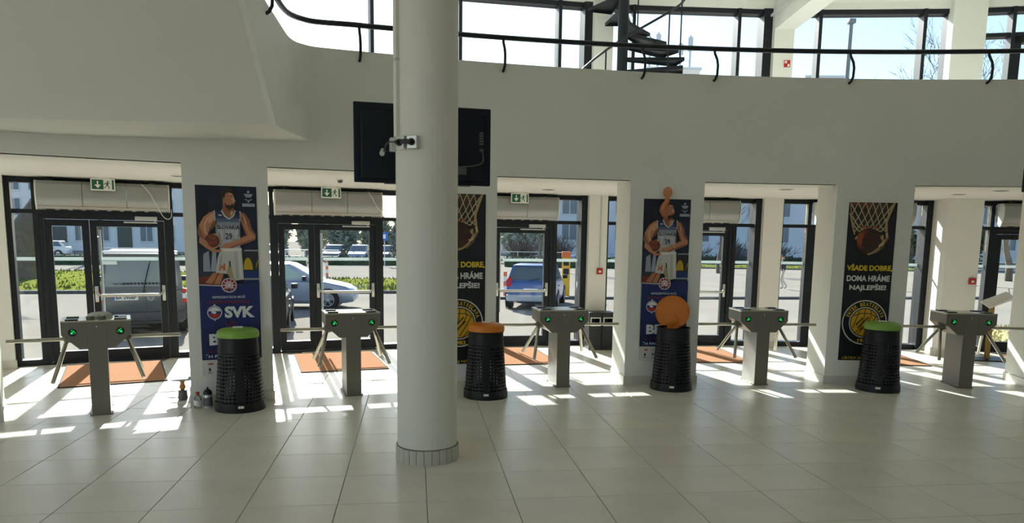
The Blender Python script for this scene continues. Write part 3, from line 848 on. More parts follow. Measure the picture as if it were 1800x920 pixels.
# ---- twin recycling bins
o = radial('recycling_bin', -.3, R2 - .50); o.location.z = 0
tag(o, 'black twin recycling bin with white rimmed slots by column', 'bin')
for s in (-1, 1):
    x0, x1 = (-.21, -.004) if s < 0 else (.004, .21)
    m = MB(); m.bbox(x0, x1, -.16, .16, .0, .40, .006); m.box(x0, x1, -.16, .16, .53, .60); m.box(x0, x0 + .02, -.16, .16, .40, .53); m.box(x1 - .02, x1, -.16, .16, .40, .53); m.box(x0, x1, .12, .16, .40, .53)
    body = m.build('compartment', BLACK, o)
    f = MB(); f.box(x0 + .02, x1 - .02, -.168, -.158, .395, .41); f.box(x0 + .02, x1 - .02, -.168, -.158, .52, .535); f.box(x0 + .02, x0 + .034, -.168, -.158, .41, .52); f.box(x1 - .034, x1 - .02, -.168, -.158, .41, .52)
    f.build('slot_rim', CHROME, body)
    MB().bbox(x0 - .002, x1 + .002, -.165, .165, .60, .615, .004).build('lid', BLACK, body)

# ---- drink bottles and oddments beside the first pier
o = empty('drink_bottle', (-2.235, 7.905, 0)); tag(o, 'small clear bottle with red cap at pier foot', 'bottle')
MB().lathe([(0, 0), (.036, 0), (.038, .01), (.038, .095), (.03, .12), (.015, .135), (.015, .145), (0, .145)], 20, cap=False).build('body', CLEAR, o, 40)
MB().lathe([(.0385, .03), (.0388, .03), (.0388, .085), (.0385, .085)], 20, cap=False).build('paper_label', WHITE, o)
MB().lathe([(0, .14), (.019, .14), (.019, .168), (0, .17)], 16, cap=False).build('cap', RED, o, 40)
o = empty('sports_bottle', (-2.14, 7.925, 0)); tag(o, 'silver sports bottle with black domed cap at pier foot', 'bottle')
MB().lathe([(0, 0), (.042, 0), (.044, .01), (.044, .13), (.038, .14), (0, .14)], 20, cap=False).build('body', CHROME, o, 40)
MB().lathe([(.0442, .02), (.0446, .02), (.0446, .11), (.0442, .11)], 20, cap=False).build('printed_band', TVD, o)
MB().lathe([(0, .14), (.044, .14), (.044, .16), (.03, .185), (.012, .195), (.01, .215), (0, .217)], 20, cap=False).build('cap', BLACK, o, 40)
o = empty('table_fan', (-2.49, 8.27, 0)); tag(o, 'odd grey can with a flat disc on top beside pier', 'ornament')
MB().lathe([(0, 0), (.13, 0), (.13, .008), (0, .012)], 28, cap=False).build('base_dish', WHITE, o, 40)
MB().lathe([(0, .012), (.045, .012), (.05, .03), (.042, .12), (0, .12)], 20, cap=False).build('can', mat('can_purple', srgb=(74, 66, 78), rough=.4), o, 40)
MB().lathe([(0, .12), (.02, .12), (.034, .15), (.02, .19), (.03, .22), (0, .225)], 16, cap=False).build('stem', mat('can_amber', srgb=(170, 120, 60), rough=.4), o, 40)
MB().lathe([(0, .225), (.12, .235), (.125, .245), (0, .25)], 28, cap=False).build('disc', TVD, o, 40)
MB().tube(crom3([(.05, 0, .02), (-.08, -.06, .05), (-.15, -.02, .04), (-.10, .06, .02)]), .004, 6).build('wire', BLACK, o, 60)

# ---- bits lying on the leftmost turnstile
T1 = Matrix.Translation(polar(TN[0][0], TN[0][1], .946)) @ Matrix.Rotation(-radians(TN[0][0]), 4, 'Z')
def put(o, x, y): o.location = T1 @ Vector((x, y, 0)); o.rotation_euler = (0, 0, -radians(TN[0][0])); return o
o = put(empty('plastic_dish'), .03, .28); tag(o, 'upturned clear plastic dish on top of leftmost turnstile', 'dish')
MB().lathe([(.115, 0), (.115, .012), (.10, .04), (.07, .052), (0, .055), (0, .051), (.068, .048), (.096, .038), (.111, .01)], 28, cap=False).build('shell', DISH, o, 40)
for x, y, lb in ((-.055, .13, 'left one of two small tape rolls on leftmost turnstile'), (.05, .12, 'right one of two small tape rolls on leftmost turnstile')):
    o = put(empty('tape_roll'), x, y); tag(o, lb, 'tape roll', 'tape rolls on the leftmost turnstile')
    MB().lathe([(.018, 0), (.034, 0), (.034, .03), (.018, .03), (.018, 0)], 24, cap=False).build('tape', mat('tape_olive', srgb=(96, 96, 76), rough=.5), o, 40)
    MB().lathe([(.015, 0), (.018, 0), (.018, .03), (.015, .03), (.015, 0)], 24, cap=False).build('core', WHITE, o, 40)
o = put(empty('info_card'), .25, .22); tag(o, 'pale blue card lying on leftmost turnstile', 'card')
MB().box(-.06, .02, -.06, .06, .012, .015).build('sheet', mat('card_blue', srgb=(170, 190, 220), rough=.5), o)

# ---- sign stand with tilted tray at the right
o = radial('sign_stand', 16.55, 20.28); tag(o, 'gold post on black plate with tilted tray at right', 'stand')
MB().bbox(-.27, .27, -.20, .20, 0, .018, .004).build('base_plate', BLACK, o)
MB().bbox(-.03, .03, -.03, .03, .018, .83, .004).build('post', WOOD, o)
TT = Matrix.Translation((.07, -.02, .945)) @ Matrix.Rotation(radians(-24), 4, 'Y') @ Matrix.Rotation(radians(20), 4, 'X')
m = MB(); m.bbox(-.20, .20, -.13, .13, -.012, .006, .004, 0, TT); m.build('tray', WHITE, o)
m = MB(); m.box(-.20, .20, -.13, -.122, .006, .03, 0, TT); m.box(.185, .20, .02, .035, .0, .10, 0, TT); m.build('tray_lip', CHROME, o)
m = MB(); m.cyl((0, 0, .82), (.05, -.01, .91), .018, n=10); m.build('neck', CHROME, o, 40)
MB().tube(crom3([(.26, -.02, .99), (.42, .02, 1.02), (.62, .05, 1.10), (.85, .08, 1.22)]), .006, 6).build('cord', TVD, o, 60)

# ---- spiral stair on the mezzanine
o = empty('spiral_stair', (3.05, 11.10, MEZZ)); tag(o, 'black steel spiral stair on the mezzanine behind the rail', 'stair')
MB().cyl((0, 0, 0), (0, 0, CEIL - MEZZ), .078, n=20).build('pole', RAILM, o, 40)
RISE, STEP = .182, 20.0
zz = lambda th: 4.45 + RISE * th / STEP - MEZZ
k = -8
while zz(k * STEP) < CEIL - MEZZ - .15:
    th = radians(k * STEP); z = zz(k * STEP)
    if z > .05:
        h = radians(13)
        P = [(.07 * cos(th - h * 2), .07 * sin(th - h * 2)), (.90 * cos(th - h), .90 * sin(th - h)), (.90 * cos(th + h), .90 * sin(th + h)), (.07 * cos(th + h * 2), .07 * sin(th + h * 2))]
        m = MB(); m.prism(P, (z - .006, z), lambda u, v, w: (u, v, w))
        for (a, b) in ((P[0], P[1]), (P[1], P[2]), (P[2], P[3])):
            n = Vector((b[1] - a[1], a[0] - b[0])).normalized() * .004
            m.add([(a[0] - n.x, a[1] - n.y, z - .05), (b[0] - n.x, b[1] - n.y, z - .05), (b[0] + n.x, b[1] + n.y, z - .05), (a[0] + n.x, a[1] + n.y, z - .05), (a[0] - n.x, a[1] - n.y, z), (b[0] - n.x, b[1] - n.y, z), (b[0] + n.x, b[1] + n.y, z), (a[0] + n.x, a[1] + n.y, z)], [(0, 3, 2, 1), (4, 5, 6, 7), (0, 1, 5, 4), (1, 2, 6, 5), (2, 3, 7, 6), (3, 0, 4, 7)])
        m.build('tread', RAILM, o)
        if k % 3 == 0:
            MB().cyl((.88 * cos(th), .88 * sin(th), z - .05), (.88 * cos(th), .88 * sin(th), min(z + 1.0, CEIL - MEZZ - .02)), .011, n=8).build('baluster', RAILM, o)
    k += 1
pts = []
th = -150.0
while zz(th) + 1.0 < CEIL - MEZZ - .03:
    pts.append((.88 * cos(radians(th)), .88 * sin(radians(th)), zz(th) + 1.0)); th += 7
MB().tube(pts, .016, 8).build('handrail', RAILM, o, 50)

# ================================================================== POSTERS
PW, PH, PT = .594, 1.98, 2.29
PAL = {}
def pm(c):
    k = 'print_%d_%d_%d' % c
    return mat(k, srgb=c, rough=0.55)
class Art:
    def __init__(s): s.mb = {}; s.k = 0; s.clip = True
    def fn(s, u, v, k):
        if s.clip: u, v = min(99.9, max(.1, u)), min(331.8, max(.2, v))
        return ((u - 50) / 100 * PW, -.0075 - .00035 * k, PT - v / 332 * PH)
    def poly(s, c, P, part='print'):
        s.k += 1; m, cols = s.mb.setdefault(part, (MB(), []))
        if c not in cols: cols.append(c)
        m.add([s.fn(u, v, s.k) for u, v in P], [tuple(range(len(P)))], cols.index(c))
    def ell(s, c, cu, cv, ru, rv=None, a0=0, a1=360, n=24, part='print', rot=0):
        rv = rv or ru; cr, sr = cos(radians(rot)), sin(radians(rot))
        P = []
        for i in range(n + (0 if a1 - a0 >= 360 else 1)):
            t = radians(a0 + (a1 - a0) * i / n); x, y = ru * cos(t), rv * sin(t); P.append((cu + x * cr - y * sr, cv + x * sr + y * cr))
        s.poly(c, P, part)
    def stroke(s, c, pts, w, part='print'):
        s.k += 1; m, cols = s.mb.setdefault(part, (MB(), []))
        if c not in cols: cols.append(c)
        pts = [Vector(p) for p in pts]; L = []; R = []
        for i, p in enumerate(pts):
            d = (pts[min(i + 1, len(pts) - 1)] - pts[max(i - 1, 0)]).normalized(); n = Vector((-d.y, d.x)) * w / 2
            L.append(p + n); R.append(p - n)
        V = [s.fn(p.x, p.y, s.k) for p in L + R]; n = len(pts)
        m.add(V, [(i, i + 1, n + i + 1, n + i) for i in range(n - 1)], cols.index(c))
    def ring(s, c, cu, cv, r0, r1, part='emblem', n=40):
        s.stroke(c, [(cu + (r0 + r1) / 2 * cos(2 * pi * i / n), cv + (r0 + r1) / 2 * sin(2 * pi * i / n)) for i in range(n + 1)], r1 - r0, part)
    def text(s, c, body, u0, u1, v0, v1, bold=0.02, part='lettering', shear=0):
        s.k += 1; m, cols = s.mb.setdefault((part, s.k), (MB(), []))
        if c not in cols: cols.append(c)
        k = s.k; text_fit(m, body, u0, u1, v1, v0, lambda u, v: s.fn(u, v, k), cols.index(c), bold, shear)
    def arctext(s, c, body, cu, cv, r, h, a0, a1, bold=.03, part='emblem', inner=False):
        s.k += 1; m, cols = s.mb.setdefault(part, (MB(), []))
        if c not in cols: cols.append(c)
        n = len(body); k = s.k
        for i, ch in enumerate(body):
            if ch == ' ': continue
            a = a0 + (a1 - a0) * (i + .5) / n
            V, Fc = text_mesh(ch, bold)
            xs = [v.x for v in V]; ys = [v.y for v in V]; w = abs(radians(a1 - a0)) * r / n * .86
            if ch == 'I': w *= .45
            P = []
            for v in V:
                x = ((v.x - min(xs)) / (max(xs) - min(xs)) - .5) * w; y = (v.y - min(ys)) / (max(ys) - min(ys)) * h
                if inner: t = radians(a); P.append(s.fn(cu + (r + h - y) * sin(t) + x * cos(t), cv - (r + h - y) * cos(t) + x * sin(t), k)) if False else P.append(s.fn(cu + x, cv + r + h - y, k)) if False else P.append(s.fn(cu + sin(t) * (r + h - y) - 0 + (-cos(t)) * x * 1.0, cv - cos(t) * (r + h - y) - sin(t) * x, k))
                else: t = radians(a); P.append(s.fn(cu + (r + y) * sin(t) + x * cos(t), cv - (r + y) * cos(t) + x * sin(t), k))
            m.add(P, Fc, cols.index(c))
    def build(s, root):
        for part, (m, cols) in s.mb.items(): m.build(part if isinstance(part, str) else part[0], [pm(c) for c in cols], root, fix=False)

def poster_root(i, dx, name, label, back):
    c, t, n, w = PIERF[i]
    p = c + t * dx
    r = empty(name, (p.x, p.y, 0), atan2(t.y, t.x)); tag(r, label, 'poster')
    MB().box(-PW / 2, PW / 2, -.007, .001, PT - PH, PT).build('board', pm(back), r)
    return r

def player_art():
    A = Art()
    NAVY, DK = (17, 26, 46), (12, 18, 32)
    A.poly(NAVY, [(0, 0), (100, 0), (100, 172), (0, 172)])
    A.poly(DK, [(0, 30), (28, 26), (34, 60), (0, 72)]); A.poly((26, 38, 60), [(82, 44), (100, 40), (100, 112), (84, 112)])
    A.ell((30, 36, 50), 30, 30, 10, 16)
    # hall background: bench, seats, floor
    A.poly((34, 44, 66), [(0, 108), (40, 108), (40, 150), (0, 150)]); A.poly((150, 156, 168), [(9, 118), (18, 112), (20, 148), (8, 150)]); A.poly((158, 166, 180), [(24, 113), (30, 111), (30, 150), (20, 150)])
    A.poly((46, 54, 70), [(0, 148), (34, 148), (34, 158), (0, 160)])
    A.poly((38, 44, 46), [(73, 112), (100, 112), (100, 148), (73, 148)]); A.poly((150, 156, 160), [(76, 110), (100, 110), (100, 112.5), (76, 112.5)])
    A.ell((196, 160, 40), 82, 145, 8, 21, 180, 360, 14); A.ell((196, 160, 40), 101, 145, 6, 18, 180, 270, 8)
    A.poly((28, 52, 110), [(73, 148), (100, 148), (100, 160), (73, 160)]); A.poly((150, 154, 158), [(73, 160), (100, 160), (100, 163), (73, 163)]); A.poly((24, 40, 80), [(73, 163), (100, 163), (100, 172), (73, 172)])
    A.poly((110, 40, 36), [(0, 158), (40, 152), (44, 172), (0, 172)]); A.poly((176, 118, 78), [(10, 168), (24, 150), (32, 150), (22, 170)]); A.poly((186, 128, 86), [(24, 170), (34, 150), (41, 152), (34, 171)])
    # body
    SK, SK2, SK3 = (186, 128, 96), (148, 94, 70), (208, 154, 122)
    A.poly(SK2, [(44, 32), (60, 30), (64, 50), (54, 58), (40, 48)])
    # viewer's left arm
    A.poly(SK, [(32, 43), (22, 46), (12, 54), (4, 68), (1, 82), (8, 96), (22, 108), (34, 106), (30, 96), (18, 84), (22, 72), (34, 64)])
    A.poly(SK2, [(4, 68), (1, 82), (8, 96), (22, 108), (34, 106), (24, 100), (12, 90), (8, 78)])
    A.stroke((224, 176, 146), [(18, 56), (13, 68), (14, 80), (20, 90)], 2.2)
    # right arm
    A.poly(SK2, [(70, 43), (80, 47), (87, 58), (90, 72), (97, 84), (95, 93), (84, 98), (60, 106), (46, 110), (38, 108), (44, 98), (62, 94), (80, 84), (74, 66), (70, 56)])
    A.poly(SK, [(72, 46), (78, 50), (82, 62), (86, 76), (95, 84), (92, 91), (76, 95), (56, 103), (46, 104), (62, 97), (84, 86), (76, 66)])
    A.poly((112, 74, 60), [(74, 52), (79, 56), (81, 66), (77, 64)])
    # jersey
    J = [((38, 50, 84), 43, 50), ((54, 66, 98), 50, 56), ((88, 98, 124), 56, 62), ((140, 146, 160), 62, 67), ((192, 194, 198), 67, 90), ((182, 184, 188), 90, 110)]
    def wid(v): 
        if v < 66: return 29 + (v - 43) * .06, 72 - (v - 43) * .05
        return 30.4 - (v - 66) * .04 if v < 82 else 29.8 + (v - 82) * .25, 70.8 - (v - 66) * .02
    for c, v0, v1 in J: A.poly(c, [(wid(v0)[0], v0), (wid(v0)[1], v0), (wid(v1)[1], v1), (wid(v1)[0], v1)])
    A.poly(SK2, [(42, 42), (63, 42), (60, 51), (53, 56), (46, 51)]); A.stroke((206, 206, 208), [(41, 42), (46, 52), (53, 57), (60, 52), (64, 42)], 2)
    A.stroke((206, 206, 208), [(29.5, 43), (30, 62)], 1.8); A.stroke((206, 206, 208), [(71.5, 43), (70.5, 60)], 1.8)
    A.poly((212, 214, 216), [(36, 49), (41, 50), (41, 52), (36, 51)])
    A.poly((160, 162, 166), [(34, 80), (37, 80), (40, 108), (36, 108)])
    A.poly((150, 152, 158), [(30.5, 66), (34, 67), (33, 82), (30.5, 82)]); A.poly((146, 148, 154), [(66, 68), (70.6, 67), (70.4, 86), (66, 90), (68, 78)]); A.poly((164, 166, 170), [(58, 92), (66, 90), (62, 97), (54, 99)])
    A.poly((30, 40, 70), [(62, 44), (71, 46), (70.5, 58), (66, 52)]); A.poly((166, 168, 174), [(44, 76), (47, 76), (45, 92), (42, 94)])
    A.poly(SK3, [(20, 52), (26, 48), (30, 50), (26, 62), (20, 66), (17, 60)]); A.poly((120, 76, 58), [(30, 60), (33, 58), (33, 66), (24, 76), (20, 80), (24, 68)]); A.poly(SK3, [(76, 52), (79, 54), (82, 64), (79, 66)])
    A.poly((120, 76, 58), [(50, 36), (58, 37), (56, 44), (50, 42)]); A.poly(SK3, [(56, 44), (60, 42), (59, 49), (55, 53)])
    # forearm over jersey
    A.poly(SK, [(95, 83), (96, 90), (84, 96), (62, 104), (48, 111), (38, 109), (42, 100), (58, 96), (80, 86)])
    A.poly(SK2, [(96, 90), (84, 97), (62, 105), (48, 111), (56, 104), (78, 95)])
    # shorts
    A.poly((196, 194, 188), [(38, 108), (72, 108), (74, 162), (60, 164), (50, 150), (46, 152), (28, 150), (32, 124)])
    A.poly((222, 220, 214), [(38, 108), (72, 107), (72, 112), (38, 113)]); A.poly((166, 150, 112), [(46, 150), (52, 128), (58, 164), (52, 162)]); A.poly((60, 52, 46), [(50, 130), (53, 130), (53, 140), (51, 140)])
    A.poly((196, 104, 60), [(34, 134), (38, 134), (38, 138), (41, 138), (41, 134), (44, 134), (44, 146), (40, 146), (40, 142), (37, 142), (37, 146), (33, 146)])
    A.poly((176, 174, 168), [(60, 114), (63, 114), (66, 160), (61, 162)]); A.poly((172, 170, 164), [(36, 122), (40, 118), (38, 134), (33, 146)]); A.poly((214, 212, 206), [(66, 114), (70, 113), (71, 158), (68, 160)])
    # ball and hands
    A.ell((104, 50, 38), 25, 95, 13); A.ell((128, 64, 46), 23, 93, 9)
    A.stroke((206, 160, 110), [(25 + 12.4 * cos(radians(a)), 95 + 12.4 * sin(radians(a))) for a in range(-80, 200, 14)], 1.6)
    A.stroke((40, 24, 24), [(14, 90), (25, 95), (36, 92)], .8)
    A.poly(SK, [(4, 88), (14, 94), (20, 104), (30, 110), (40, 110), (38, 114), (26, 115), (12, 106), (3, 98)])
    # head, profile to the right
    A.poly((178, 118, 90), [(43, 14), (50, 9), (59, 10), (62, 17), (63, 22), (65, 27), (62.5, 28.5), (62.5, 33), (58, 37), (50, 38), (44, 32)])
    A.poly((205, 150, 120), [(54, 13), (60, 13), (62, 20), (64.5, 27), (60, 27), (56, 20)])
    A.poly((44, 36, 32), [(40, 24), (40, 12), (47, 5), (57, 4), (62, 9), (61, 14), (54, 11), (48, 14), (47, 22), (44, 26)])
    A.poly((52, 38, 32), [(46, 27), (50, 33), (56, 33), (62, 31), (61, 37), (55, 40), (48, 37)]); A.stroke((90, 44, 40), [(57, 32), (62, 31.5)], 1)
    A.ell((30, 22, 20), 58.5, 19.2, 1.8, .8, n=10); A.stroke((46, 34, 30), [(55.5, 17), (61.5, 16.4)], 1.2); A.ell((164, 104, 80), 45.5, 23.5, 2, 3.6, n=12)
    # corner logo
    W = (150, 158, 168)
    A.poly(W, [(78, 13), (94, 13), (90, 19), (82, 19)], 'corner_logo'); A.stroke(W, [(80, 22), (86, 25), (92, 22)], 1.6, 'corner_logo'); A.ell(W, 86, 9.5, 2.4, n=12, part='corner_logo'); A.poly(W, [(84.6, 25), (87.4, 25), (87.4, 28), (84.6, 28)], 'corner_logo')
    A.poly(W, [(75.5, 29.5), (96.5, 29.5), (96.5, 35), (75.5, 35)], 'corner_logo')
    A.text((40, 44, 60), 'SLOVAKIA', 33, 70, 67.5, 74.5, .03); A.text((46, 52, 70), '29', 46, 57, 81, 92, .02)
    # blue panel
    A.poly((20, 38, 98), [(0, 172), (40, 174), (60, 170), (100, 167), (100, 303), (0, 303)])
    A.poly((16, 30, 80), [(0, 250), (100, 240), (100, 303), (0, 303)])
    A.stroke((200, 200, 204), [(0, 170.5), (40, 173)], 1.4)
    A.ell((212, 206, 208), 49, 172, 12.8, part='round_emblem'); A.ell((150, 40, 50), 49, 172, 11.4, part='round_emblem')
    for a in range(0, 180, 36): A.stroke((216, 210, 212), [(49 - 10.6 * cos(radians(a)), 172 - 10.6 * sin(radians(a))), (49 + 10.6 * cos(radians(a)), 172 + 10.6 * sin(radians(a)))], 1.3, 'round_emblem')
    A.ring((216, 210, 212), 49, 172, 5.2, 6.6, 'round_emblem'); A.ell((40, 46, 84), 49, 180, 3.2, n=12, part='round_emblem'); A.ring((212, 206, 208), 49, 172, 11.4, 12.8, 'round_emblem')
    A.text((190, 200, 214), 'REPREZENTÁCIA MUŽI', 21, 75, 189.6, 194.6, .02)
    A.text((128, 44, 62), 'HLAVNÁ KVALIFIKÁCIA', 12, 84, 197.6, 203.6, .02)
    A.ell((196, 204, 214), 23.5, 219.5, 12.2, part='flag_ball'); A.ell((24, 42, 104), 23.5, 219.5, 10.6, part='flag_ball')
    A.ell((222, 222, 224), 23.5, 219.5, 10, 9.6, 195, 345, 16, 'flag_ball'); A.ell((170, 44, 52), 23.5, 219.5, 10, 9.6, 15, 165, 16, 'flag_ball'); A.poly((222, 222, 224), [(20, 216), (27, 219), (24, 222), (18, 220)], 'flag_ball')
    A.poly((196, 204, 214), [(21.5, 231), (25.5, 231), (23.5, 235)], 'flag_ball'); A.poly((196, 204, 214), [(22, 208.5), (25, 208.5), (25, 204.5), (22, 205)], 'flag_ball')
    A.text((214, 218, 222), 'SVK', 40, 90, 209, 229.5, .05)
    A.text((112, 36, 62), 'VS.', 40, 63, 235.5, 249, .01)
    A.text((214, 218, 222), 'BEL', 13, 63, 257, 277, .05)
    A.text((112, 36, 62), '22.2. 2025', 8, 50, 285, 290, .02); A.text((206, 212, 220), 'ŠH PASIENKY', 6, 66, 293, 299.5, .03)
    # white foot with partners' marks
    A.poly((206, 206, 202), [(0, 303), (100, 303), (100, 332), (0, 332)])
    A.ell((186, 96, 84), 14, 310, 5, 1.8, n=14, part='partner_mark'); A.stroke((170, 172, 172), [(24, 310), (40, 310)], 1.6, 'partner_mark'); A.poly((70, 76, 88), [(54, 306), (66, 306), (66, 313), (54, 313)], 'partner_mark')
    A.ell((40, 42, 46), 12, 320, 2, 3.4, n=12, part='partner_mark'); A.stroke((90, 92, 96), [(8, 326), (16, 326)], 1.2, 'partner_mark')
    A.poly((40, 42, 46), [(26, 318), (30, 322), (36, 315), (34.5, 314), (30, 319), (28, 316)], 'partner_mark'); A.stroke((90, 92, 96), [(27, 326), (36, 326)], 1.2, 'partner_mark')
    A.ell((80, 82, 86), 50, 321, 5, 2.2, n=14, part='partner_mark'); A.ell((60, 66, 80), 70, 321, 4, 3, n=14, part='partner_mark'); A.poly((120, 60, 56), [(82, 318), (92, 318), (92, 324), (82, 324)], 'partner_mark')
    return A
pa = player_art()
r1 = poster_root(2, 0.0, 'player_poster', 'player poster behind green lidded bin, SVK fully readable', (206, 206, 202)); pa.build(r1)
r3 = poster_root(4, 0.0, 'player_poster', 'player poster behind the flipped up orange lid', (206, 206, 202)); pa.build(r3)
for r in (r1, r3): r['group'] = 'basketball player posters'
# paper cut-out of an arm and ball stuck over the top edge of the second one
c, t, n, w = PIERF[4]
o = empty('paper_cutout', (c.x, c.y, 0), atan2(t.y, t.x)); tag(o, 'paper cut-out of raised arm with ball above player poster', 'cutout')
A = Art(); A.k = 150; A.clip = False
A.poly((178, 104, 66), [(38, 37), (30, 25), (32, 14), (40, 4), (43, -6), (51, -6), (51, 6), (45, 18), (44, 25), (50, 35), (46, 38)])
A.poly((206, 132, 88), [(34, 22), (36, 14), (43, 3), (46, -4), (49, -4), (47, 6), (40, 16), (39, 24)])
A.ell((196, 120, 84), 46.5, -12.5, 9.6, 11); A.ell((214, 150, 116), 45.5, -14, 6.5, 8)
A.stroke((120, 66, 46), [(39, -18), (46, -12), (54, -16)], .8); A.stroke((120, 66, 46), [(46, -23), (47, -12), (44, -2)], .8)
A.poly((206, 132, 88), [(42, -6), (43, -14), (45, -14), (45.5, -6), (47, -13), (49, -12), (49, -4), (52, -9), (53, -7), (50, 0), (43, 0)])
A.build(o)

def net_art():
    A = Art(); BL = (13, 18, 24)
    A.poly(BL, [(0, 0), (100, 0), (100, 332), (0, 332)])
    A.poly((18, 28, 36), [(70, 40), (100, 20), (100, 120), (70, 120)])
    A.poly((56, 46, 36), [(0, 0), (94, 0), (84, 30), (80, 62), (12, 62), (2, 28)]); A.poly((112, 60, 40), [(4, 0), (48, 0), (44, 12), (8, 8)]); A.ell((78, 58, 40), 60, 8, 16, 12); A.ell((44, 40, 34), 14, 18, 10, 12)
    C1, C2 = (196, 182, 148), (150, 132, 100)
    def cord(a, b, c=C1, w=1.7, bend=0): 
        m = ((a[0] + b[0]) / 2 + bend, (a[1] + b[1]) / 2); A.stroke(c, [a, ((a[0] + m[0]) / 2 + bend * .4, (a[1] + m[1]) / 2), m, ((b[0] + m[0]) / 2 + bend * .4, (b[1] + m[1]) / 2), b], w)
    tops = [2, 18, 33, 48, 62, 76, 92]; mids = [(6, 26), (20, 30), (34, 32), (47, 33), (60, 31), (72, 28), (82, 26)]; lows = [(11, 46), (22, 50), (33, 52), (44, 53), (55, 52), (67, 50), (79, 47)]; bot = [(13, 62), (24, 60), (35, 58), (46, 57), (57, 58), (68, 60), (82, 62)]
    for i in range(7):
        for L0, L1 in (([(x, 0) for x in tops], mids), (mids, lows), (lows, bot)):
            for j in (i - 1, i + 1, i):
                if 0 <= j < 7 and (j != i or i in (0, 6)): cord(L0[i], L1[j], C1 if (i + j) % 2 else C2, 2.0 if i in (0, 6) else 1.6)
    A.stroke((178, 150, 108), [(92, 0), (84, 22), (78, 40), (80, 60)], 5); A.stroke((178, 156, 116), [(1, 22), (9, 50), (14, 66)], 3)
    A.stroke((150, 70, 44), [(26, 50), (44, 52), (60, 50)], 2.4)
    A.poly((30, 26, 26), [(16, 66), (40, 58), (70, 62), (78, 72), (60, 74), (20, 72)])
    A.ell((186, 160, 116), 44, 76, 29, 14, 180, 360, 20)
    A.ell((58, 34, 32), 44, 80, 26, 27); A.ell((112, 50, 34), 34, 76, 15, 20); A.ell((150, 66, 38), 27, 76, 8, 14); A.ell((64, 38, 34), 48, 82, 18, 22)
    A.stroke((24, 18, 18), [(20, 84), (36, 90), (56, 86), (70, 76)], 1); A.stroke((24, 18, 18), [(44, 62), (50, 80), (44, 106)], .9)
    A.stroke((168, 138, 92), [(72, 66), (74, 80), (66, 94), (54, 104), (44, 107)], 4); A.stroke((196, 172, 128), [(80, 62), (82, 72), (76, 84), (66, 90)], 5); A.stroke((120, 90, 60), [(82, 72), (74, 92), (60, 104)], 3)
    A.text((226, 196, 40), 'VŠADE DOBRE,', 3, 98, 127, 143, .035); A.text((214, 216, 214), 'DOMA HRÁME', 4, 94, 148, 163.5, .035); A.text((214, 216, 214), 'NAJLEPŠIE!', 11, 88, 168.5, 184.5, .035)
    cu, cv = 48, 250
    A.ring((206, 206, 200), cu, cv, 45, 47.4); A.ring((206, 206, 200), cu, cv, 30.6, 32.6)
    GO = (206, 160, 38)
    A.ell(GO, cu, cv, 28.6, part='emblem', n=40)
    for P in ([(24, 236), (40, 231), (58, 231), (73, 238)], [(48, 222), (47, 240), (40, 262), (30, 272)], [(36, 226), (30, 244), (24, 262)], [(60, 224), (62, 236), (52, 254), (36, 274)], [(72, 236), (62, 254), (48, 276)], [(74, 252), (62, 270), (54, 278)]): A.stroke((24, 20, 16), P, 1.6, 'emblem')
    for P in ([(34, 262), (56, 238)], [(40, 266), (60, 246)], [(30, 256), (44, 240)]): A.stroke((24, 20, 16), P, 2.6, 'emblem')
    A.arctext((218, 180, 52), 'INTER BRATISLAVA', cu, cv, 34.8, 8.0, -74, 74)
    A.text((218, 180, 52), '1983', cu - 12, cu + 12, cv + 34.6, cv + 42.6, .03)
    A.text((206, 172, 44), 'LÍSTKY AJ NA BODE', 6, 95, 322, 330, .02)
    return A
na = net_art()
r2 = poster_root(3, .018, 'net_poster', 'basketball net poster half hidden by the round column', (13, 18, 24)); na.build(r2)
r4 = poster_root(5, -.02, 'net_poster', 'basketball net poster on the right, fully in view', (13, 18, 24)); na.build(r4)
for r in (r2, r4): r['group'] = 'basketball net posters'

# ================================================================== OUTSIDE
# ---- ground
mb = MB(); mb.prism([(-220, -120), (220, -120), (220, 260), (-220, 260)], (GROUND - .3, GROUND), lambda u, v, w: (u, v, w))
S(mb.build('ground', ASPH), 'bright sunlit asphalt of the car park outside', 'ground')
rings = [[(p.x, p.y, GROUND + .002), (p.x, p.y, -.03), (q.x, q.y, -.03), (q.x, q.y, GROUND + .002)] for p, q in zip(arc(-33, 28, R2 + .085), arc(-33, 28, R2 + .62))]
S(MB().loft(rings).build('entrance_landing', PLAT, None, 25), 'raised concrete landing running outside the entrance doors', 'landing')

def strip(name, m, P, z0, z1, label, cat, kind=None):
    o = MB().prism(P, (z0, z1), lambda u, v, w: (u, v, w)).build(name, m); tag(o, label, cat, None, kind); return o
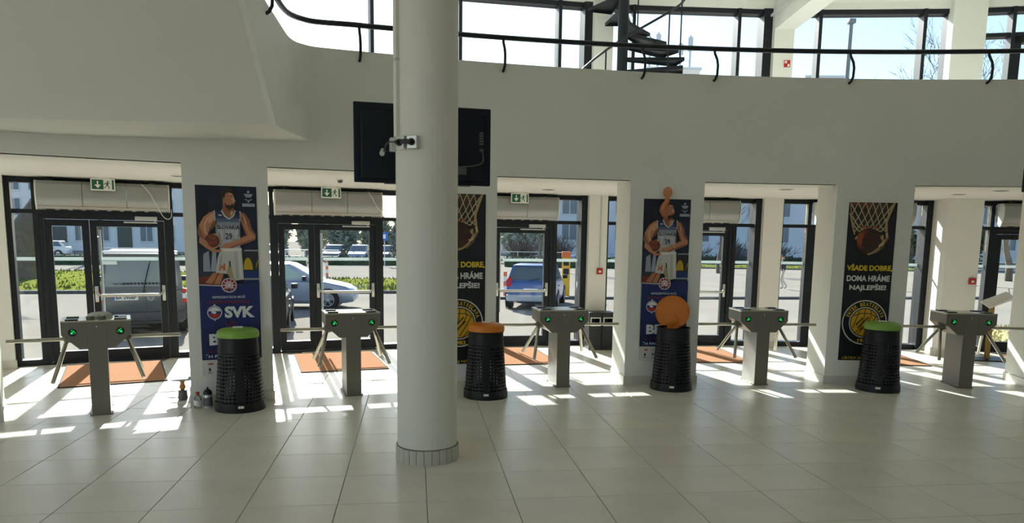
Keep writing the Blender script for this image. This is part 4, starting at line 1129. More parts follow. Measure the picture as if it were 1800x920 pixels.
# kerb ahead of the far carriageway
KB = [(2.2, 28.6), (10, 28.9), (24, 29.4), (40, 29.6)]
strip('kerb', KERB, KB + [(x, y + .45) for x, y in KB[::-1]], GROUND - .02, GROUND + .10, 'dark kerb line across the car park right of centre', 'kerb')
def grass_island(name, P, label, dens, kerbh=.12, m=GRASS):
    r = empty(name, (0, 0, 0)); tag(r, label, 'grass')
    MB().prism([(P[0][0] - .3, P[0][1] - .3), (P[1][0] + .3, P[1][1] - .3), (P[2][0] + .3, P[2][1] + .3), (P[3][0] - .3, P[3][1] + .3)], (GROUND - .02, GROUND + kerbh), lambda u, v, w: (u, v, w)).build('kerb_edge', KERB, r)
    g = MB(); nx, ny = 60, 16
    V = []
    for j in range(ny + 1):
        for i in range(nx + 1):
            u, v = i / nx, j / ny
            a = Vector(P[0]).lerp(Vector(P[1]), u); b = Vector(P[3]).lerp(Vector(P[2]), u); p = a.lerp(b, v)
            ed = min(1, 8 * min(u, 1 - u), 6 * min(v, 1 - v))
            V.append((p.x, p.y, GROUND + kerbh + .01 + ed * (.07 + .10 * random.random())))
    g.add(V, [(j * (nx + 1) + i, j * (nx + 1) + i + 1, (j + 1) * (nx + 1) + i + 1, (j + 1) * (nx + 1) + i) for j in range(ny) for i in range(nx)])
    tag(g.build('turf', m, r, 60), kind='stuff')
    t = MB()
    for k in range(dens):
        u, v = random.random(), random.random()
        a = Vector(P[0]).lerp(Vector(P[1]), u); b = Vector(P[3]).lerp(Vector(P[2]), u); p = a.lerp(b, v)
        h = random.uniform(.06, .20); w = random.uniform(.03, .08); th = random.uniform(0, pi); dx, dy = cos(th) * w, sin(th) * w; lx, ly = random.uniform(-.08, .08), random.uniform(-.08, .08)
        z = GROUND + kerbh + .04
        t.add([(p.x - dx, p.y - dy, z), (p.x + dx, p.y + dy, z), (p.x + lx, p.y + ly, z + h)], [(0, 1, 2)])
    tag(t.build('blades', m, r, fix=False), kind='stuff')
    return r
grass_island('grass_island', [(-24, 29.8), (-6.4, 31.8), (-9.6, 45.2), (-32, 45.8)], 'bright green grass island beyond the leftmost doors', 5000)
grass_island('grass_island', [(-3.9, 31.4), (3.0, 32.2), (2.0, 38.8), (-4.6, 38.6)], 'bright green grass island beyond the silver car', 2200)
grass_island('dry_planting', [(12.4, 14.9), (19.5, 12.5), (21.5, 16.0), (14.0, 18.2)], 'patch of dry yellow grass outside the rightmost doors', 3000, .10, DRY)
grass_island('grass_verge', [(13.5, 62.0), (46, 58.0), (46, 61), (13.7, 65)], 'long green verge beyond the road at right', 1500, .10, GRASS)

# ---- low clipped hedges beyond the road
def hedge(P0, P1, d, h, label, m=HEDGE, n=2600):
    a, b = Vector(P0), Vector(P1); t = (b - a).normalized(); nn = Vector((-t.y, t.x)); L = (b - a).length
    o = MB()
    for k in range(n):
        u, v, z = random.random() * L, random.random() * d, random.random() * h
        p = a + t * u + nn * v; s = random.uniform(.10, .26)
        q = [Vector((random.uniform(-1, 1), random.uniform(-1, 1), random.uniform(-1, 1))) * s for _ in range(3)]
        o.add([(p.x + x.x, p.y + x.y, GROUND + max(.02, z + x.z)) for x in q], [(0, 1, 2)])
    c = [a + nn * .15 + t * .1, b + nn * .15 - t * .1, b + nn * (d - .15) - t * .1, a + nn * (d - .15) + t * .1]
    o.prism([(p.x, p.y) for p in c], (GROUND, GROUND + h * .9), lambda u, v, w: (u, v, w))
    x = o.build('hedge', m, None, fix=False); tag(x, label, 'hedge'); return x
hedge((-42, 56), (-8.2, 59), 1.2, .75, 'low dark hedge beyond the left grass island')
hedge((-7.0, 61), (3.2, 61.5), 1.2, .62, 'low dark hedge beyond the road behind silver car', n=1400)
hedge((7.2, 60.5), (18.5, 58.6), 1.2, .8, 'low dark hedge behind the blue hatchback', n=1600)
hedge((27, 73), (58, 68.5), 1.2, .8, 'low dark hedge far out at the right')

# ---- far buildings with real windows
def building(name, label, A, B, depth, h, mat_, cols, rows, ww, wh, z0, dz, margin=1.5, roof=None, skip=()):
    A, B = Vector(A), Vector(B); t = (B - A).normalized(); L = (B - A).length
    r = empty(name, (A.x, A.y, GROUND), atan2(t.y, t.x)); tag(r, label, 'building')
    MB().box(0, L, 0, depth, 0, h).build('walls', mat_, r)
    MB().box(-.25, L + .25, -.25, depth + .25, h, h + .35).build('roof', roof or WINF, r)
    fm = MB(); fr = .12
    fm.box(-ww / 2 - fr, ww / 2 + fr, -.09, .02, -fr - .06, 0); fm.box(-ww / 2 - fr, ww / 2 + fr, -.07, .02, wh, wh + fr)
    fm.box(-ww / 2 - fr, -ww / 2, -.07, .02, 0, wh); fm.box(ww / 2, ww / 2 + fr, -.07, .02, 0, wh); fm.box(-.05, .05, -.05, .02, 0, wh)
    fme = fm.mesh('window', WINF); gme = MB().box(-ww / 2, ww / 2, -.03, .01, 0, wh).mesh('pane', WING)
    for j in range(rows):
        for i in range(cols):
            if (i, j) in skip: continue
            x = margin + (L - 2 * margin) * (i + .5) / cols
            o = link('window', fme, r); o.location = (x, 0, z0 + j * dz)
            link('pane', gme, o)
    return r, L
b1, L1 = building('apartment_building', 'pale blue grey building with doorway far beyond leftmost door', (-58, 103), (-25, 98), 12, 13, FAC1, 11, 4, 1.5, 2.0, 1.3, 3.1, skip=((4, 0), (7, 0)))
m = MB()
for i in (4, 7): m.box(1.5 + (L1 - 3) * (i + .5) / 11 - .9, 1.5 + (L1 - 3) * (i + .5) / 11 + .9, -.12, .05, 0, 3.0)
m.build('entrance_door', mat('door_olive', srgb=(84, 88, 80), rough=.6), b1)
m = MB(); m.box(1.5 + (L1 - 3) * 7.5 / 11 - 3.4, 1.5 + (L1 - 3) * 7.5 / 11 + .2, -.3, -.05, 4.2, 5.1); m.build('shop_board', BLUES, b1)
m = MB(); m.box(1.5 + (L1 - 3) * 7.5 / 11 - 3.4, 1.5 + (L1 - 3) * 7.5 / 11 + 1.4, -.3, -.05, 3.1, 3.8); m.build('shop_board', WHITE, b1)
b3, L3 = building('office_building', 'long blue grey building far behind the right bays', (10.2, 99.6), (52, 94.5), 12, 19, FAC2, 11, 5, 1.9, 2.4, 2.2, 3.4)
m = MB(); m.box(.5, 3.4, -.4, .02, .2, 18); m.box(7.5, 7.9, -.3, .02, .2, 18); m.build('stair_panel', FAC3, b3)
b4, L4 = building('tower_block', 'pinkish white block with aerials on roof above the rail', (36.6, 118), (44.8, 117), 8, 29.0, FAC3, 3, 6, 1.2, 1.6, 3.0, 3.6)
m = MB()
for x, hh in ((.4, 5.0), (1.7, 5.6), (5.3, 4.1), (6.8, 5.2)): m.cyl((x, 1.0, 29.2), (x, 1.0, 29.2 + hh), .20, n=6); m.box(x - .40, x + .40, .8, 1.2, 29.2 + hh * .55, 29.2 + hh * .95)
for z in (30.6, 32.0): m.box(.4, 6.8, .96, 1.04, z, z + .07)
m.build('aerial', GALV, b4)
b5, L5 = building('flat_block', 'low pale flat roofed block right of the lamp post', (60, 112), (66, 111), 8, 27.4, mat('facade_dull', srgb=(150, 160, 168), rough=.85), 3, 6, 1.2, 1.6, 3.0, 3.8)
b6, L6 = building('street_house', 'pale blue house glimpsed past the last pier at right', (56, 92), (89, 84), 12, 15, FAC2, 9, 4, 1.6, 2.2, 1.6, 3.3)

# ---- vehicles
def wheel(parent, x, y, r, w, side):
    m = MB(); T = Matrix.Translation((x, y, r)) @ Matrix.Rotation(radians(90), 4, 'Y')
    m.lathe([(r * .62, -w / 2), (r * .94, -w / 2), (r, -w * .3), (r, w * .3), (r * .94, w / 2), (r * .62, w / 2), (r * .62, -w / 2)], 24, T=T, cap=False)
    wl_ = m.build('wheel', TYRE, parent, 40)
    k = MB(); o = side * w * .40
    def H(a, rr, d): return (x + d, y + rr * cos(a), r + rr * sin(a))
    for i in range(5):
        a = 2 * pi * i / 5 + .3
        for da in (-.14, .14):
            V = [H(a + da - .07, r * .10, o), H(a + da + .07, r * .10, o), H(a + da + .05, r * .63, o + side * .01), H(a + da - .05, r * .63, o + side * .01)]
            V += [(p[0] - side * .03, p[1], p[2]) for p in V]
            k.add(V, [(0, 1, 2, 3), (7, 6, 5, 4), (0, 4, 5, 1), (1, 5, 6, 2), (2, 6, 7, 3), (3, 7, 4, 0)])
    k.lathe([(r * .58, -.02), (r * .65, -.02), (r * .65, .02), (r * .58, .02), (r * .58, -.02)], 24, T=Matrix.Translation((o, 0, 0)) @ T, cap=False)
    k.cyl((x + o - .02, y, r), (x + o + side * .012, y, r), r * .16, n=12)
    k.build('rim', GALV, wl_, 30)
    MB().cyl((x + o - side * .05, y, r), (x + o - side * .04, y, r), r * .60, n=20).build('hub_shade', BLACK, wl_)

def car(name, label, loc, rz, L, W, H, paint, st, gh, glass=CARGLASS, wr=.32, group=None, plate=True, lamps='car', detail=True):
    # y forward from rear bumper (0) to nose (L); st: body stations (y, half width factor, z low, z belt); gh: greenhouse (y, z top, inset)
    r = empty(name, loc, rz); tag(r, label, 'car', group)
    hw = W / 2
    rings = []
    for y, f, zl, zb in st:
        w = hw * f
        rings.append([(-w * .86, y, zl), (-w * .97, y, zl + .10), (-w, y, zl + (zb - zl) * .55), (-w * .96, y, zb - .04), (-w * .90, y, zb), (w * .90, y, zb), (w * .96, y, zb - .04), (w, y, zl + (zb - zl) * .55), (w * .97, y, zl + .10), (w * .86, y, zl)])
    MB().loft(rings).build('body', paint, r, 35)
    # greenhouse: rings rising from belt to roof
    (ya, yb), (yc, yd), zb0, zr, ins = gh
    lw, rw = hw * .90, hw * (.90 - ins)
    def q(s, k):     # s in 0..1 height
        w = lw + (rw - lw) * s; y0 = ya + (yc - ya) * s; y1 = yb + (yd - yb) * s; z = zb0 + (zr - zb0) * s
        return [(-w, y0, z), (w, y0, z), (w, y1, z), (-w, y1, z)]
    c = MB(); c.loft([q(0, 0), q(.93, 0)], caps=False)
    t0_ = q(.93, 0); t1_ = q(1.0, 0)
    t1_ = [(p[0] * .90, p[1] + (.12 if i < 2 else -.16), p[2]) for i, p in enumerate(t1_)]
    c.loft([t0_, t1_]); c.build('cabin', paint, r, 30)
    def panel(P, nm, mt, off):
        a, b, c_, d = [Vector(p) for p in P]; n = (b - a).cross(d - a).normalized() * off
        V = [a + n, b + n, c_ + n, d + n, a - n * .3, b - n * .3, c_ - n * .3, d - n * .3]
        return MB().add([tuple(p) for p in V], [(0, 1, 2, 3), (7, 6, 5, 4), (0, 4, 5, 1), (1, 5, 6, 2), (2, 6, 7, 3), (3, 7, 4, 0)]).build(nm, mt, r)
    lo, hi = q(.10, 0), q(.86, 0)
    k = .90
    rear = panel([(lo[0][0] * k, lo[0][1], lo[0][2]), (lo[1][0] * k, lo[1][1], lo[1][2]), (hi[1][0] * k, hi[1][1], hi[1][2]), (hi[0][0] * k, hi[0][1], hi[0][2])], 'rear_window', glass, .012)
    panel([(lo[2][0] * k, lo[2][1], lo[2][2]), (lo[3][0] * k, lo[3][1], lo[3][2]), (hi[3][0] * k, hi[3][1], hi[3][2]), (hi[2][0] * k, hi[2][1], hi[2][2])], 'windscreen', glass, .012)
    if detail:
        for sx, i0, i1 in ((-1, 3, 0), (1, 1, 2)):
            A0, A1, B0, B1 = Vector(lo[1 if sx > 0 else 0]), Vector(lo[2 if sx > 0 else 3]), Vector(hi[1 if sx > 0 else 0]), Vector(hi[2 if sx > 0 else 3])
            for u0, u1 in ((.10, .47), (.52, .90)):
                P = [A0.lerp(A1, u0), A0.lerp(A1, u1), B0.lerp(B1, u1), B0.lerp(B1, u0)]
                if sx < 0: P = [P[1], P[0], P[3], P[2]]
                panel(P, 'side_window', glass, .012)
            y = ya + (yb - ya) * .86
            m = MB(); m.bbox(sx * hw * .98 - (.0 if sx > 0 else .17), sx * hw * .98 + (.17 if sx > 0 else .0), y - .05, y + .06, zb0 + .02, zb0 + .16, .02); m.build('mirror', BLACK, r, 40)
            m = MB(); m.box(sx * hw * .995 - .012, sx * hw * .995 + .012, ya + (yb - ya) * .30, ya + (yb - ya) * .36, zb0 - .16, zb0 - .13); m.build('door_handle', BLACK, r)
    for yw in (st[0][0] + L * .18, L - L * .19):
        for sx in (-1, 1):
            wheel(r, sx * (hw - .10), yw, wr, .20, sx)
            MB().lathe([(wr * 1.02, -.02), (wr * 1.13, -.02), (wr * 1.13, .006), (wr * 1.02, .006), (wr * 1.02, -.02)], 24, T=Matrix.Translation((sx * (hw - .002), yw, wr)) @ Matrix.Rotation(radians(90), 4, 'Y'), cap=False).build('wheel_arch', BLACK, r)
    return r, dict(hw=hw, q=q, rear=rear)

def hatch_stations(L, zl=.20):
    return [(0.0, .80, .36, .80), (.06, .92, .28, .92), (.40, .985, zl, .96), (1.4, 1.0, zl, .95), (2.6, 1.0, zl, .93), (L - .95, .985, zl, .90), (L - .30, .93, zl + .02, .76), (L - .06, .82, .26, .64), (L, .66, .32, .56)]
# dark van seen from behind
st = [(0.0, .93, .34, 1.05), (.05, .985, .28, 1.08), (.5, 1.0, .24, 1.08), (3.4, 1.0, .24, 1.06), (4.2, .97, .24, .98), (4.65, .90, .28, .82), (4.8, .78, .34, .70)]
van, I = car('van', 'dark grey van seen from behind through the leftmost door', (-6.26, 18.2, GROUND), radians(18.4), 4.8, 1.92, 1.96, CARGREY, st, ((.02, 3.95), (.16, 3.1), 1.06, 1.96, .09), glass=mat('van_glass', srgb=(120, 130, 132), rough=.2, spec=.6), wr=.33)
m = MB()
for s in (-1, 1):
    for z0, z1, k in ((1.0, 1.10, 0), (.86, .98, 1), (.76, .85, 0)): m.bbox(s * .90 - .065, s * .90 + .065, -.035, .06, z0, z1, .01, k)
m.build('tail_lamp', [LAMPR, WHITE], van, 40)
MB().bbox(-.90, .90, -.10, .10, .36, .56, .03).build('bumper', mat('bumper_grey', srgb=(70, 72, 74), rough=.6), van, 40)
pl = MB().bbox(-.62, -.10, -.022, .0, .84, .96, .006).build('number_plate', WHITE, van)
MB().box(-.62, -.58, -.0235, -.021, .845, .955).build('plate_band', BLUES, pl)
t = MB(); text_fit(t, 'BA 295BP', -.56, -.14, .865, .935, lambda u, v: (u, -.0238, v), 0, .03); t.build('plate_lettering', BLACK, pl, fix=False)
m = MB()
for a, b in ((.075, .062),): m.lathe([(b, -.004), (a, -.004), (a, .006), (b, .006), (b, -.004)], 28, T=Matrix.Translation((.16, -.012, .90)) @ Matrix.Rotation(radians(90), 4, 'X'), cap=False)
for P in ([(-.045, .04), (-.02, -.05), (0, .0), (.02, -.05), (.045, .04)], [(-.02, .05), (0, .012), (.02, .05)]): m.tube([(.16 + u, -.016, .90 + v) for u, v in P], .006, 6)
m.build('emblem', GALV, van, 40)
m = MB(); m.cyl((.02, -.03, 1.04), (.02, -.05, 1.04), .03, n=12); m.tube([(.02, -.05, 1.04), (.05, -.02, 1.22), (.16, .09, 1.66)], .012, 6); m.tube([(.03, -.02, 1.13), (.20, .12, 1.80)], .008, 6)
m.build('wiper', BLACK, van, 40)
m = MB(); m.bbox(-.78, .78, .02, .20, 1.93, 1.975, .015); m.build('spoiler', CARWHITE, van, 40)
t = MB(); text_fit(t, 'www.           .sk', -.62, .70, 1.20, 1.255, lambda u, v: (u, .012 + .16 * (v - 1.06) / .85 - .02, v), 0, .02)
for k in range(14): t.box(-.40 + k * .075, -.35 + k * .075, .012, .022, 1.20, 1.245)
t.build('window_lettering', BLACK, van, fix=False)
MB().box(-.80, -.50, .075, .085, 1.66, 1.74).build('window_sticker', WHITE, van)
MB().box(.058, .064, -.004, .10, .57, 1.05).build('door_gap', BLACK, van)
# blue hatchback
bc, I = car('hatchback', 'blue hatchback seen from behind beyond the middle turnstile', (3.80, 24.3, GROUND), radians(-16), 4.1, 1.76, 1.50, CARBLUE, hatch_stations(4.1), ((.08, 3.05), (.62, 2.1), .93, 1.50, .14))
m = MB()
for s in (-1, 1): m.add([(s * .62, -.005, .80), (s * .80, .02, .78), (s * .84, .16, .96), (s * .72, .10, 1.10), (s * .62, .06, .98)] + [(s * .62, .06, .80), (s * .80, .08, .78), (s * .82, .22, .96), (s * .70, .16, 1.10), (s * .62, .12, .98)], [(0, 1, 2, 3, 4), (9, 8, 7, 6, 5), (0, 5, 6, 1), (1, 6, 7, 2), (2, 7, 8, 3), (3, 8, 9, 4), (4, 9, 5, 0)])
m.build('tail_lamp', LAMPR, bc)
MB().bbox(-.80, .80, -.06, .10, .30, .52, .04).build('bumper', mat('bumper_silver', srgb=(168, 178, 190), rough=.5), bc, 40)
pl = MB().bbox(-.26, .26, -.03, .0, .62, .73, .006).build('number_plate', WHITE, bc); MB().box(-.26, -.22, -.0315, -.029, .625, .725).build('plate_band', BLUES, pl)
MB().bbox(-.62, .62, .50, .66, 1.44, 1.48, .012).build('spoiler', CARBLUE, bc, 40)
m = MB(); m.tube([(0, .05, 1.0), (.28, .16, 1.06)], .012, 6); m.cyl((0, .02, .99), (0, .07, 1.0), .025, n=10); m.build('wiper', BLACK, bc, 40)
# silver car, side on
sc, I = car('silver_car', 'silver blue car parked side on beyond the second turnstile', (-6.35, 25.25, GROUND), radians(-91), 4.45, 1.80, 1.50, CARSILV, hatch_stations(4.45), ((.10, 3.35), (.75, 2.35), .93, 1.50, .13), glass=CARGLASS2, wr=.33)
m = MB()
for s in (-1, 1): m.add([(s * .60, 4.30, .66), (s * .80, 4.10, .70), (s * .84, 3.80, .76), (s * .78, 4.0, .62), (s * .62, 4.28, .56)] + [(s * .60, 4.25, .64), (s * .79, 4.05, .68), (s * .82, 3.78, .74), (s * .76, 3.95, .60), (s * .60, 4.22, .55)], [(0, 1, 2, 3, 4), (9, 8, 7, 6, 5), (0, 5, 6, 1), (1, 6, 7, 2), (2, 7, 8, 3), (3, 8, 9, 4), (4, 9, 5, 0)])
m.build('head_lamp', WHITE, sc)
# dark car glimpsed between
dc, I = car('dark_car', 'dark car glimpsed between first poster pier and glass door', (-3.95, 17.4, GROUND), radians(7), 4.2, 1.70, 1.45, BLACKG, hatch_stations(4.2), ((.1, 3.1), (.7, 2.1), .93, 1.45, .14))
dc.location = (-3.80, 17.9, GROUND)
# parked row far away
far = [((-32.5, 76.0), 96, CARWHITE, 'small white car far away left of the grey van'), ((-12.6, 72.5), 178, CARSILV, 'far parked silver car left end of the row'), ((-7.2, 73.0), 176, CARGREY, 'far parked grey car in middle of the row'), ((-4.9, 73.2), 175, CARSILV, 'far parked silver car right of the grey one'), ((-2.7, 73.4), 174, CARGREY, 'far parked dark car right end of the row'), ((18.6, 69.0), 80, CARSILV, 'far silver car seen beside the second player poster'), ((37.5, 79.0), 70, CARGREY, 'far grey car on the street at right')]
for (x, y), a, p, lb in far:
    car('parked_car', lb, (x, y, GROUND), radians(a), 4.2, 1.75, 1.5, p, hatch_stations(4.2), ((.10, 3.15), (.65, 2.2), .93, 1.50, .14), group='cars parked far across the road')

# ---- street furniture
o = empty('parking_machine', (6.10, 29.7, GROUND), radians(-10)); tag(o, 'yellow parking machine behind the blue hatchback', 'machine')
MB().bbox(-.16, .16, -.14, .14, 0, 1.62, .02).build('cabinet', YELLOW, o)
MB().bbox(-.18, .18, -.16, .16, 1.62, 1.86, .03).build('head', mat('machine_orange', srgb=(214, 106, 50), rough=.45), o)
m = MB(); m.box(-.11, .11, -.15, -.135, 1.30, 1.50); m.box(-.11, .11, -.15, -.135, .95, 1.18); m.build('screen_panel', BLACK, o)
o = empty('road_sign', (-2.35, 60.2, GROUND)); tag(o, 'blue square road sign on thin pole across the road', 'sign')
MB().cyl((0, 0, 0), (0, 0, 2.7), .04, n=8).build('pole', GALV, o)
MB().bbox(-.30, .30, -.05, -.02, 2.0, 2.66, .02).build('panel', BLUES, o); MB().box(-.10, .10, -.056, -.051, 2.16, 2.5).build('pictogram', WHITE, o)
for (x, y), lb in (((-5.05, 44.4), 'red and white bollard beyond the silver car'), ((3.72, 30.5), 'red and white bollard left of the blue hatchback'), ((-17.6, 46.8), 'red and white bollard left of the grey van')):
    o = empty('bollard', (x, y, GROUND)); tag(o, lb, 'bollard', 'red and white bollards')
    for k in range(5): MB().cyl((0, 0, k * .2), (0, 0, k * .2 + .2), .075, n=14).build('band', (WHITE if k % 2 else mat('bollard_red', srgb=(222, 120, 96), rough=.6)), o, 40)
def railing(A, B, n, label):
    A, B = Vector(A), Vector(B); r = empty('railing', (A.x, A.y, GROUND), atan2(B.y - A.y, B.x - A.x)); tag(r, label, 'railing'); L = (B - A).length
    for k in range(n + 1): MB().cyl((L * k / n, 0, 0), (L * k / n, 0, 1.1), .035, n=8).build('post', GALV, r)
    for z in (.55, 1.08): MB().cyl((0, 0, z), (L, 0, z), .03, n=8).build('bar', GALV, r)
railing((-12.2, 66.5), (-6.5, 66.0), 4, 'white tube railing far off behind the silver car')
railing((7.4, 68.4), (19.6, 66.9), 6, 'white tube railing far off behind the blue hatchback')
railing((-27, 66), (-20.4, 65.6), 3, 'white tube railing far off left of the grey van')
railing((36.5, 50), (52, 46.5), 6, 'white tube railing out at the far right')
o = empty('street_lamp', (23.1, 38.9, GROUND)); tag(o, 'tall grey lamp post outside the mezzanine window', 'lamp post')
MB().tube([(0, 0, 0), (.05, .05, 6), (.28, .3, 14.1)], [.15, .13, .10], 12).build('pole', mat('lamp_grey', srgb=(120, 128, 132), rough=.6), o, 40)
MB().bbox(.10, .46, .12, .48, 14.05, 14.3, .04).build('lantern', mat('lamp_grey', srgb=(120, 128, 132)), o, 40)

# ---- trees
def tree(loc, h, tr, label, seed, spread=.55, levels=5, fork=.22, lean=(0, 0), name='bare_tree', first=4):
    rnd = random.Random(seed)
    r = empty(name, loc); tag(r, label, 'tree')
    T = MB(); B = MB()
    def grow(mb, p, d, L, rad, lv):
        n = 4 if lv > 1 else 3; pts = [p]; rs = [rad]; q = Vector(p); dd = d.copy()
        for i in range(n):
            dd = (dd + Vector((rnd.gauss(0, .13), rnd.gauss(0, .13), rnd.gauss(.04, .08)))).normalized(); q = q + dd * (L / n); pts.append(q.copy()); rs.append(rad * (1 - .5 * (i + 1) / n))
        mb.tube(pts, rs, 7 if rad > .08 else (5 if rad > .03 else 3))
        if lv <= 0: return
        for i in range(2 if lv < levels else first):
            k = rnd.randint(2, n) if lv < levels else n; s = spread * rnd.uniform(.7, 1.3)
            ax = Vector((rnd.gauss(0, 1), rnd.gauss(0, 1), rnd.gauss(0, .35))).normalized()
            grow(B, pts[k], (dd + ax * s).normalized(), L * rnd.uniform(.58, .82), max(.012, rs[k] * rnd.uniform(.55, .8)), lv - 1)
        grow(B, pts[n], (dd + Vector((rnd.gauss(0, .2), rnd.gauss(0, .2), 0))).normalized(), L * .75, max(.012, rs[n] * .9), lv - 1)
    grow(T, Vector((0, 0, 0)), Vector((lean[0], lean[1], 1)).normalized(), h * fork, tr, levels)
    T.build('trunk', BARK, r, 60); tag(B.build('branches', BARK if tr > .5 else TWIG, r, 60), kind='stuff')
    return r
tree((-17.5, 35.6, GROUND), 15, .88, 'massive old tree trunk outside the leftmost glazing', 3, spread=.5, levels=4, fork=.25, first=1)
tree((32.0, 40.5, GROUND), 14.5, .24, 'tall bare tree outside the right mezzanine windows', 11, spread=.62, levels=6, fork=.30, first=3)
tree((38.5, 44.0, GROUND), 15.0, .24, 'second bare tree nearer the right picture edge', 5, spread=.62, levels=6, fork=.28, first=3)
tree((22.0, 52.0, GROUND), 8.5, .16, 'small bare tree beyond the fourth entrance bay', 8, spread=.6, levels=5, fork=.26, first=3)
tree((9.5, 56.0, GROUND), 9, .16, 'small bare tree behind the blue hatchback', 15, spread=.6, levels=5, fork=.3, first=3)
tree((-24.5, 62.0, GROUND), 11, .30, 'bare tree in front of the pale building left', 21, spread=.5, levels=5, fork=.36, first=3)
tree((-14.5, 58.0, GROUND), 11, .20, 'bare tree right of the grey van', 25, spread=.55, levels=5, fork=.3, first=3)
def bush(loc, w, h, label, seed, n=2600, m=BUSH):
    rnd = random.Random(seed); r = empty('evergreen_bush', loc); tag(r, label, 'bush')
    MB().tube([(0, 0, 0), (.05, 0, h * .3), (0, .05, h * .7)], [.12, .10, .04], 6).build('stem', BARK, r)
    o = MB()
    for k in range(n):
        while True:
            p = Vector((rnd.uniform(-1, 1), rnd.uniform(-1, 1), rnd.uniform(-1, 1)))
            if .35 < p.length < 1: break
        prof = sqrt(max(.05, 1 - ((p.z + .2) / 1.2) ** 2))
        q0 = Vector((p.x * w / 2 * prof, p.y * w / 2 * prof, h * (.52 + .48 * p.z))); s = rnd.uniform(.14, .34)
        o.add([tuple(q0 + Vector((rnd.gauss(0, 1), rnd.gauss(0, 1), rnd.gauss(0, 1))) * s) for _ in range(3)], [(0, 1, 2)])
    tag(o.build('foliage', m, r, fix=False), kind='stuff')
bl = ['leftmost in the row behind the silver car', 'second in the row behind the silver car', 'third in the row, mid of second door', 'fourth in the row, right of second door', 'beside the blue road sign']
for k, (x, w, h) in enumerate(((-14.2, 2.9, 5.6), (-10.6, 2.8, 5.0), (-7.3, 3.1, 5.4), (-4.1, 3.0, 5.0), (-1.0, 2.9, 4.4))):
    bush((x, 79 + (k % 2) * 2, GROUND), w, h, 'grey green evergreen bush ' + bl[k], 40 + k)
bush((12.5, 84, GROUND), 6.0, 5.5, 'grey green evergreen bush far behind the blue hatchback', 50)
bush((44, 64.5, GROUND), 4.5, 5.0, 'dark evergreen bush far off at the right edge', 51, m=HEDGE)
bush((49.5, 63.5, GROUND), 5.5, 5.6, 'dark evergreen bush beyond the right edge', 52, m=HEDGE)

# ---- person walking far off
r = empty('person', (18.35, 35.3, GROUND), radians(70)); tag(r, 'person walking outside in light trousers and dark jacket', 'person')
me = bpy.data.meshes.new('body'); bm = bmesh.new()
J = {'pel': (0, 0, .95, .13), 'spine': (0, .01, 1.15, .125), 'chest': (0, .02, 1.35, .145), 'neck': (0, .03, 1.50, .055), 'head': (0, .05, 1.63, .085), 'top': (0, .04, 1.72, .06),
     'lh': (-.10, 0, .90, .085), 'lk': (-.10, .10, .50, .06), 'la': (-.10, -.02, .10, .042), 'lt': (-.10, .12, .04, .035), 'rh': (.10, 0, .90, .085), 'rk': (.10, .02, .50, .06), 'ra': (.10, -.22, .13, .042), 'rt': (.10, -.10, .04, .035),
     'ls': (-.19, .02, 1.42, .055), 'le': (-.24, -.06, 1.16, .042), 'lw': (-.24, .04, .92, .03), 'rs': (.19, .02, 1.42, .055), 're': (.24, .06, 1.16, .042), 'rw': (.24, .20, .96, .03)}
vs = {k: bm.verts.new(v[:3]) for k, v in J.items()}
for pr in ('pel spine', 'spine chest', 'chest neck', 'neck head', 'head top', 'pel lh', 'lh lk', 'lk la', 'la lt', 'pel rh', 'rh rk', 'rk ra', 'ra rt', 'chest ls', 'ls le', 'le lw', 'chest rs', 'rs re', 're rw'):
    a, b = pr.split(); bm.edges.new((vs[a], vs[b]))
bm.verts.index_update(); bm.to_mesh(me); bm.free()
po = link('body', me)
md = po.modifiers.new('skin', 'SKIN'); md.use_smooth_shade = True
sk = me.skin_vertices[0].data
for i, k in enumerate(J): sk[i].radius = (J[k][3], J[k][3])
sk[0].use_root = True
sb = po.modifiers.new('sub', 'SUBSURF'); sb.levels = 1; sb.render_levels = 1
dg = bpy.context.evaluated_depsgraph_get(); me2 = bpy.data.meshes.new_from_object(po.evaluated_get(dg))
bpy.data.objects.remove(po)
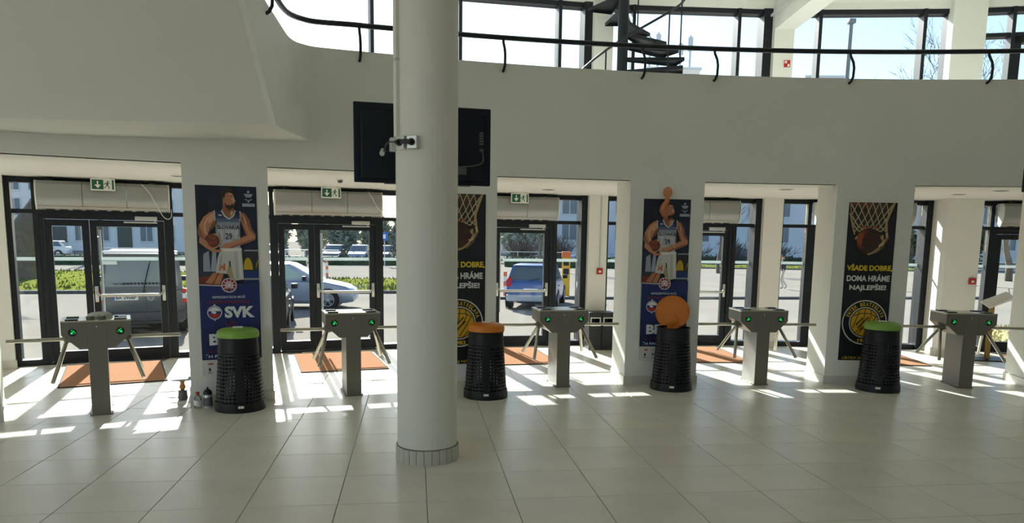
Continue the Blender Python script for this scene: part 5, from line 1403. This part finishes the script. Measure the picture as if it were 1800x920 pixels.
for m_ in (CLOTH1, CLOTH2, SKIN, BLACK): me2.materials.append(m_)
for p in me2.polygons:
    z = p.center.z; x = abs(p.center.x)
    p.material_index = 2 if z > 1.49 or (x > .21 and z < 1.0) else (1 if z > .92 else (3 if z < .09 else 0))
    p.use_smooth = True
link('body', me2, r)
MB().lathe([(.085, 1.63), (.095, 1.68), (.075, 1.73), (0, 1.755)], 14, c=(0, .035, 0), cap=False).build('hair', CLOTH2, r, 60)

# ---- bare grey shrubs along the far side of the road
def shrub(loc, w, h, label, seed):
    rnd = random.Random(seed); r = empty('bare_shrub', loc); tag(r, label, 'shrub')
    B = MB()
    for k in range(90):
        a = rnd.uniform(0, 2 * pi); q = rnd.uniform(0, .22) * w; p = Vector((q * cos(a), q * sin(a), 0)); d = Vector((rnd.gauss(0, .4), rnd.gauss(0, .4), 1)).normalized(); L = h * rnd.uniform(.55, 1)
        pts = [p]
        for i in range(3): d = (d + Vector((rnd.gauss(0, .22), rnd.gauss(0, .22), 0))).normalized(); pts.append(pts[-1] + d * L / 3)
        B.tube([tuple(x) for x in pts], [.045, .035, .025, .015], 3)
        for i in (1, 2):
            for s in range(2): e = (d + Vector((rnd.gauss(0, .7), rnd.gauss(0, .7), rnd.gauss(0, .2)))).normalized(); B.tube([tuple(pts[i]), tuple(pts[i] + e * L * .3)], [.03, .012], 3)
    tag(B.build('stems', TWIG, r), kind='stuff')
sl = ['left of the yellow parking machine', 'just behind the blue hatchback roof', 'right behind the yellow parking machine', 'seen beside the second player poster', 'seen in the fourth entrance bay', 'seen right of the walking person', 'left of the net poster far off', 'seen past the wide sunlit column']
for k, (x, y, w, h) in enumerate(((6.6, 71.5, 3.4, 3.6), (10.4, 72, 3.4, 3.2), (14.2, 73, 3.4, 3.4), (21.8, 69.5, 3.6, 3.0), (26.0, 68.5, 3.6, 2.8), (30.0, 67.8, 3.6, 3.0), (34.0, 67.3, 3.4, 2.8), (39.5, 66.5, 3.6, 3.4))):
    shrub((x, y, GROUND), w, h, 'bare grey shrub across the road ' + sl[k], 70 + k)
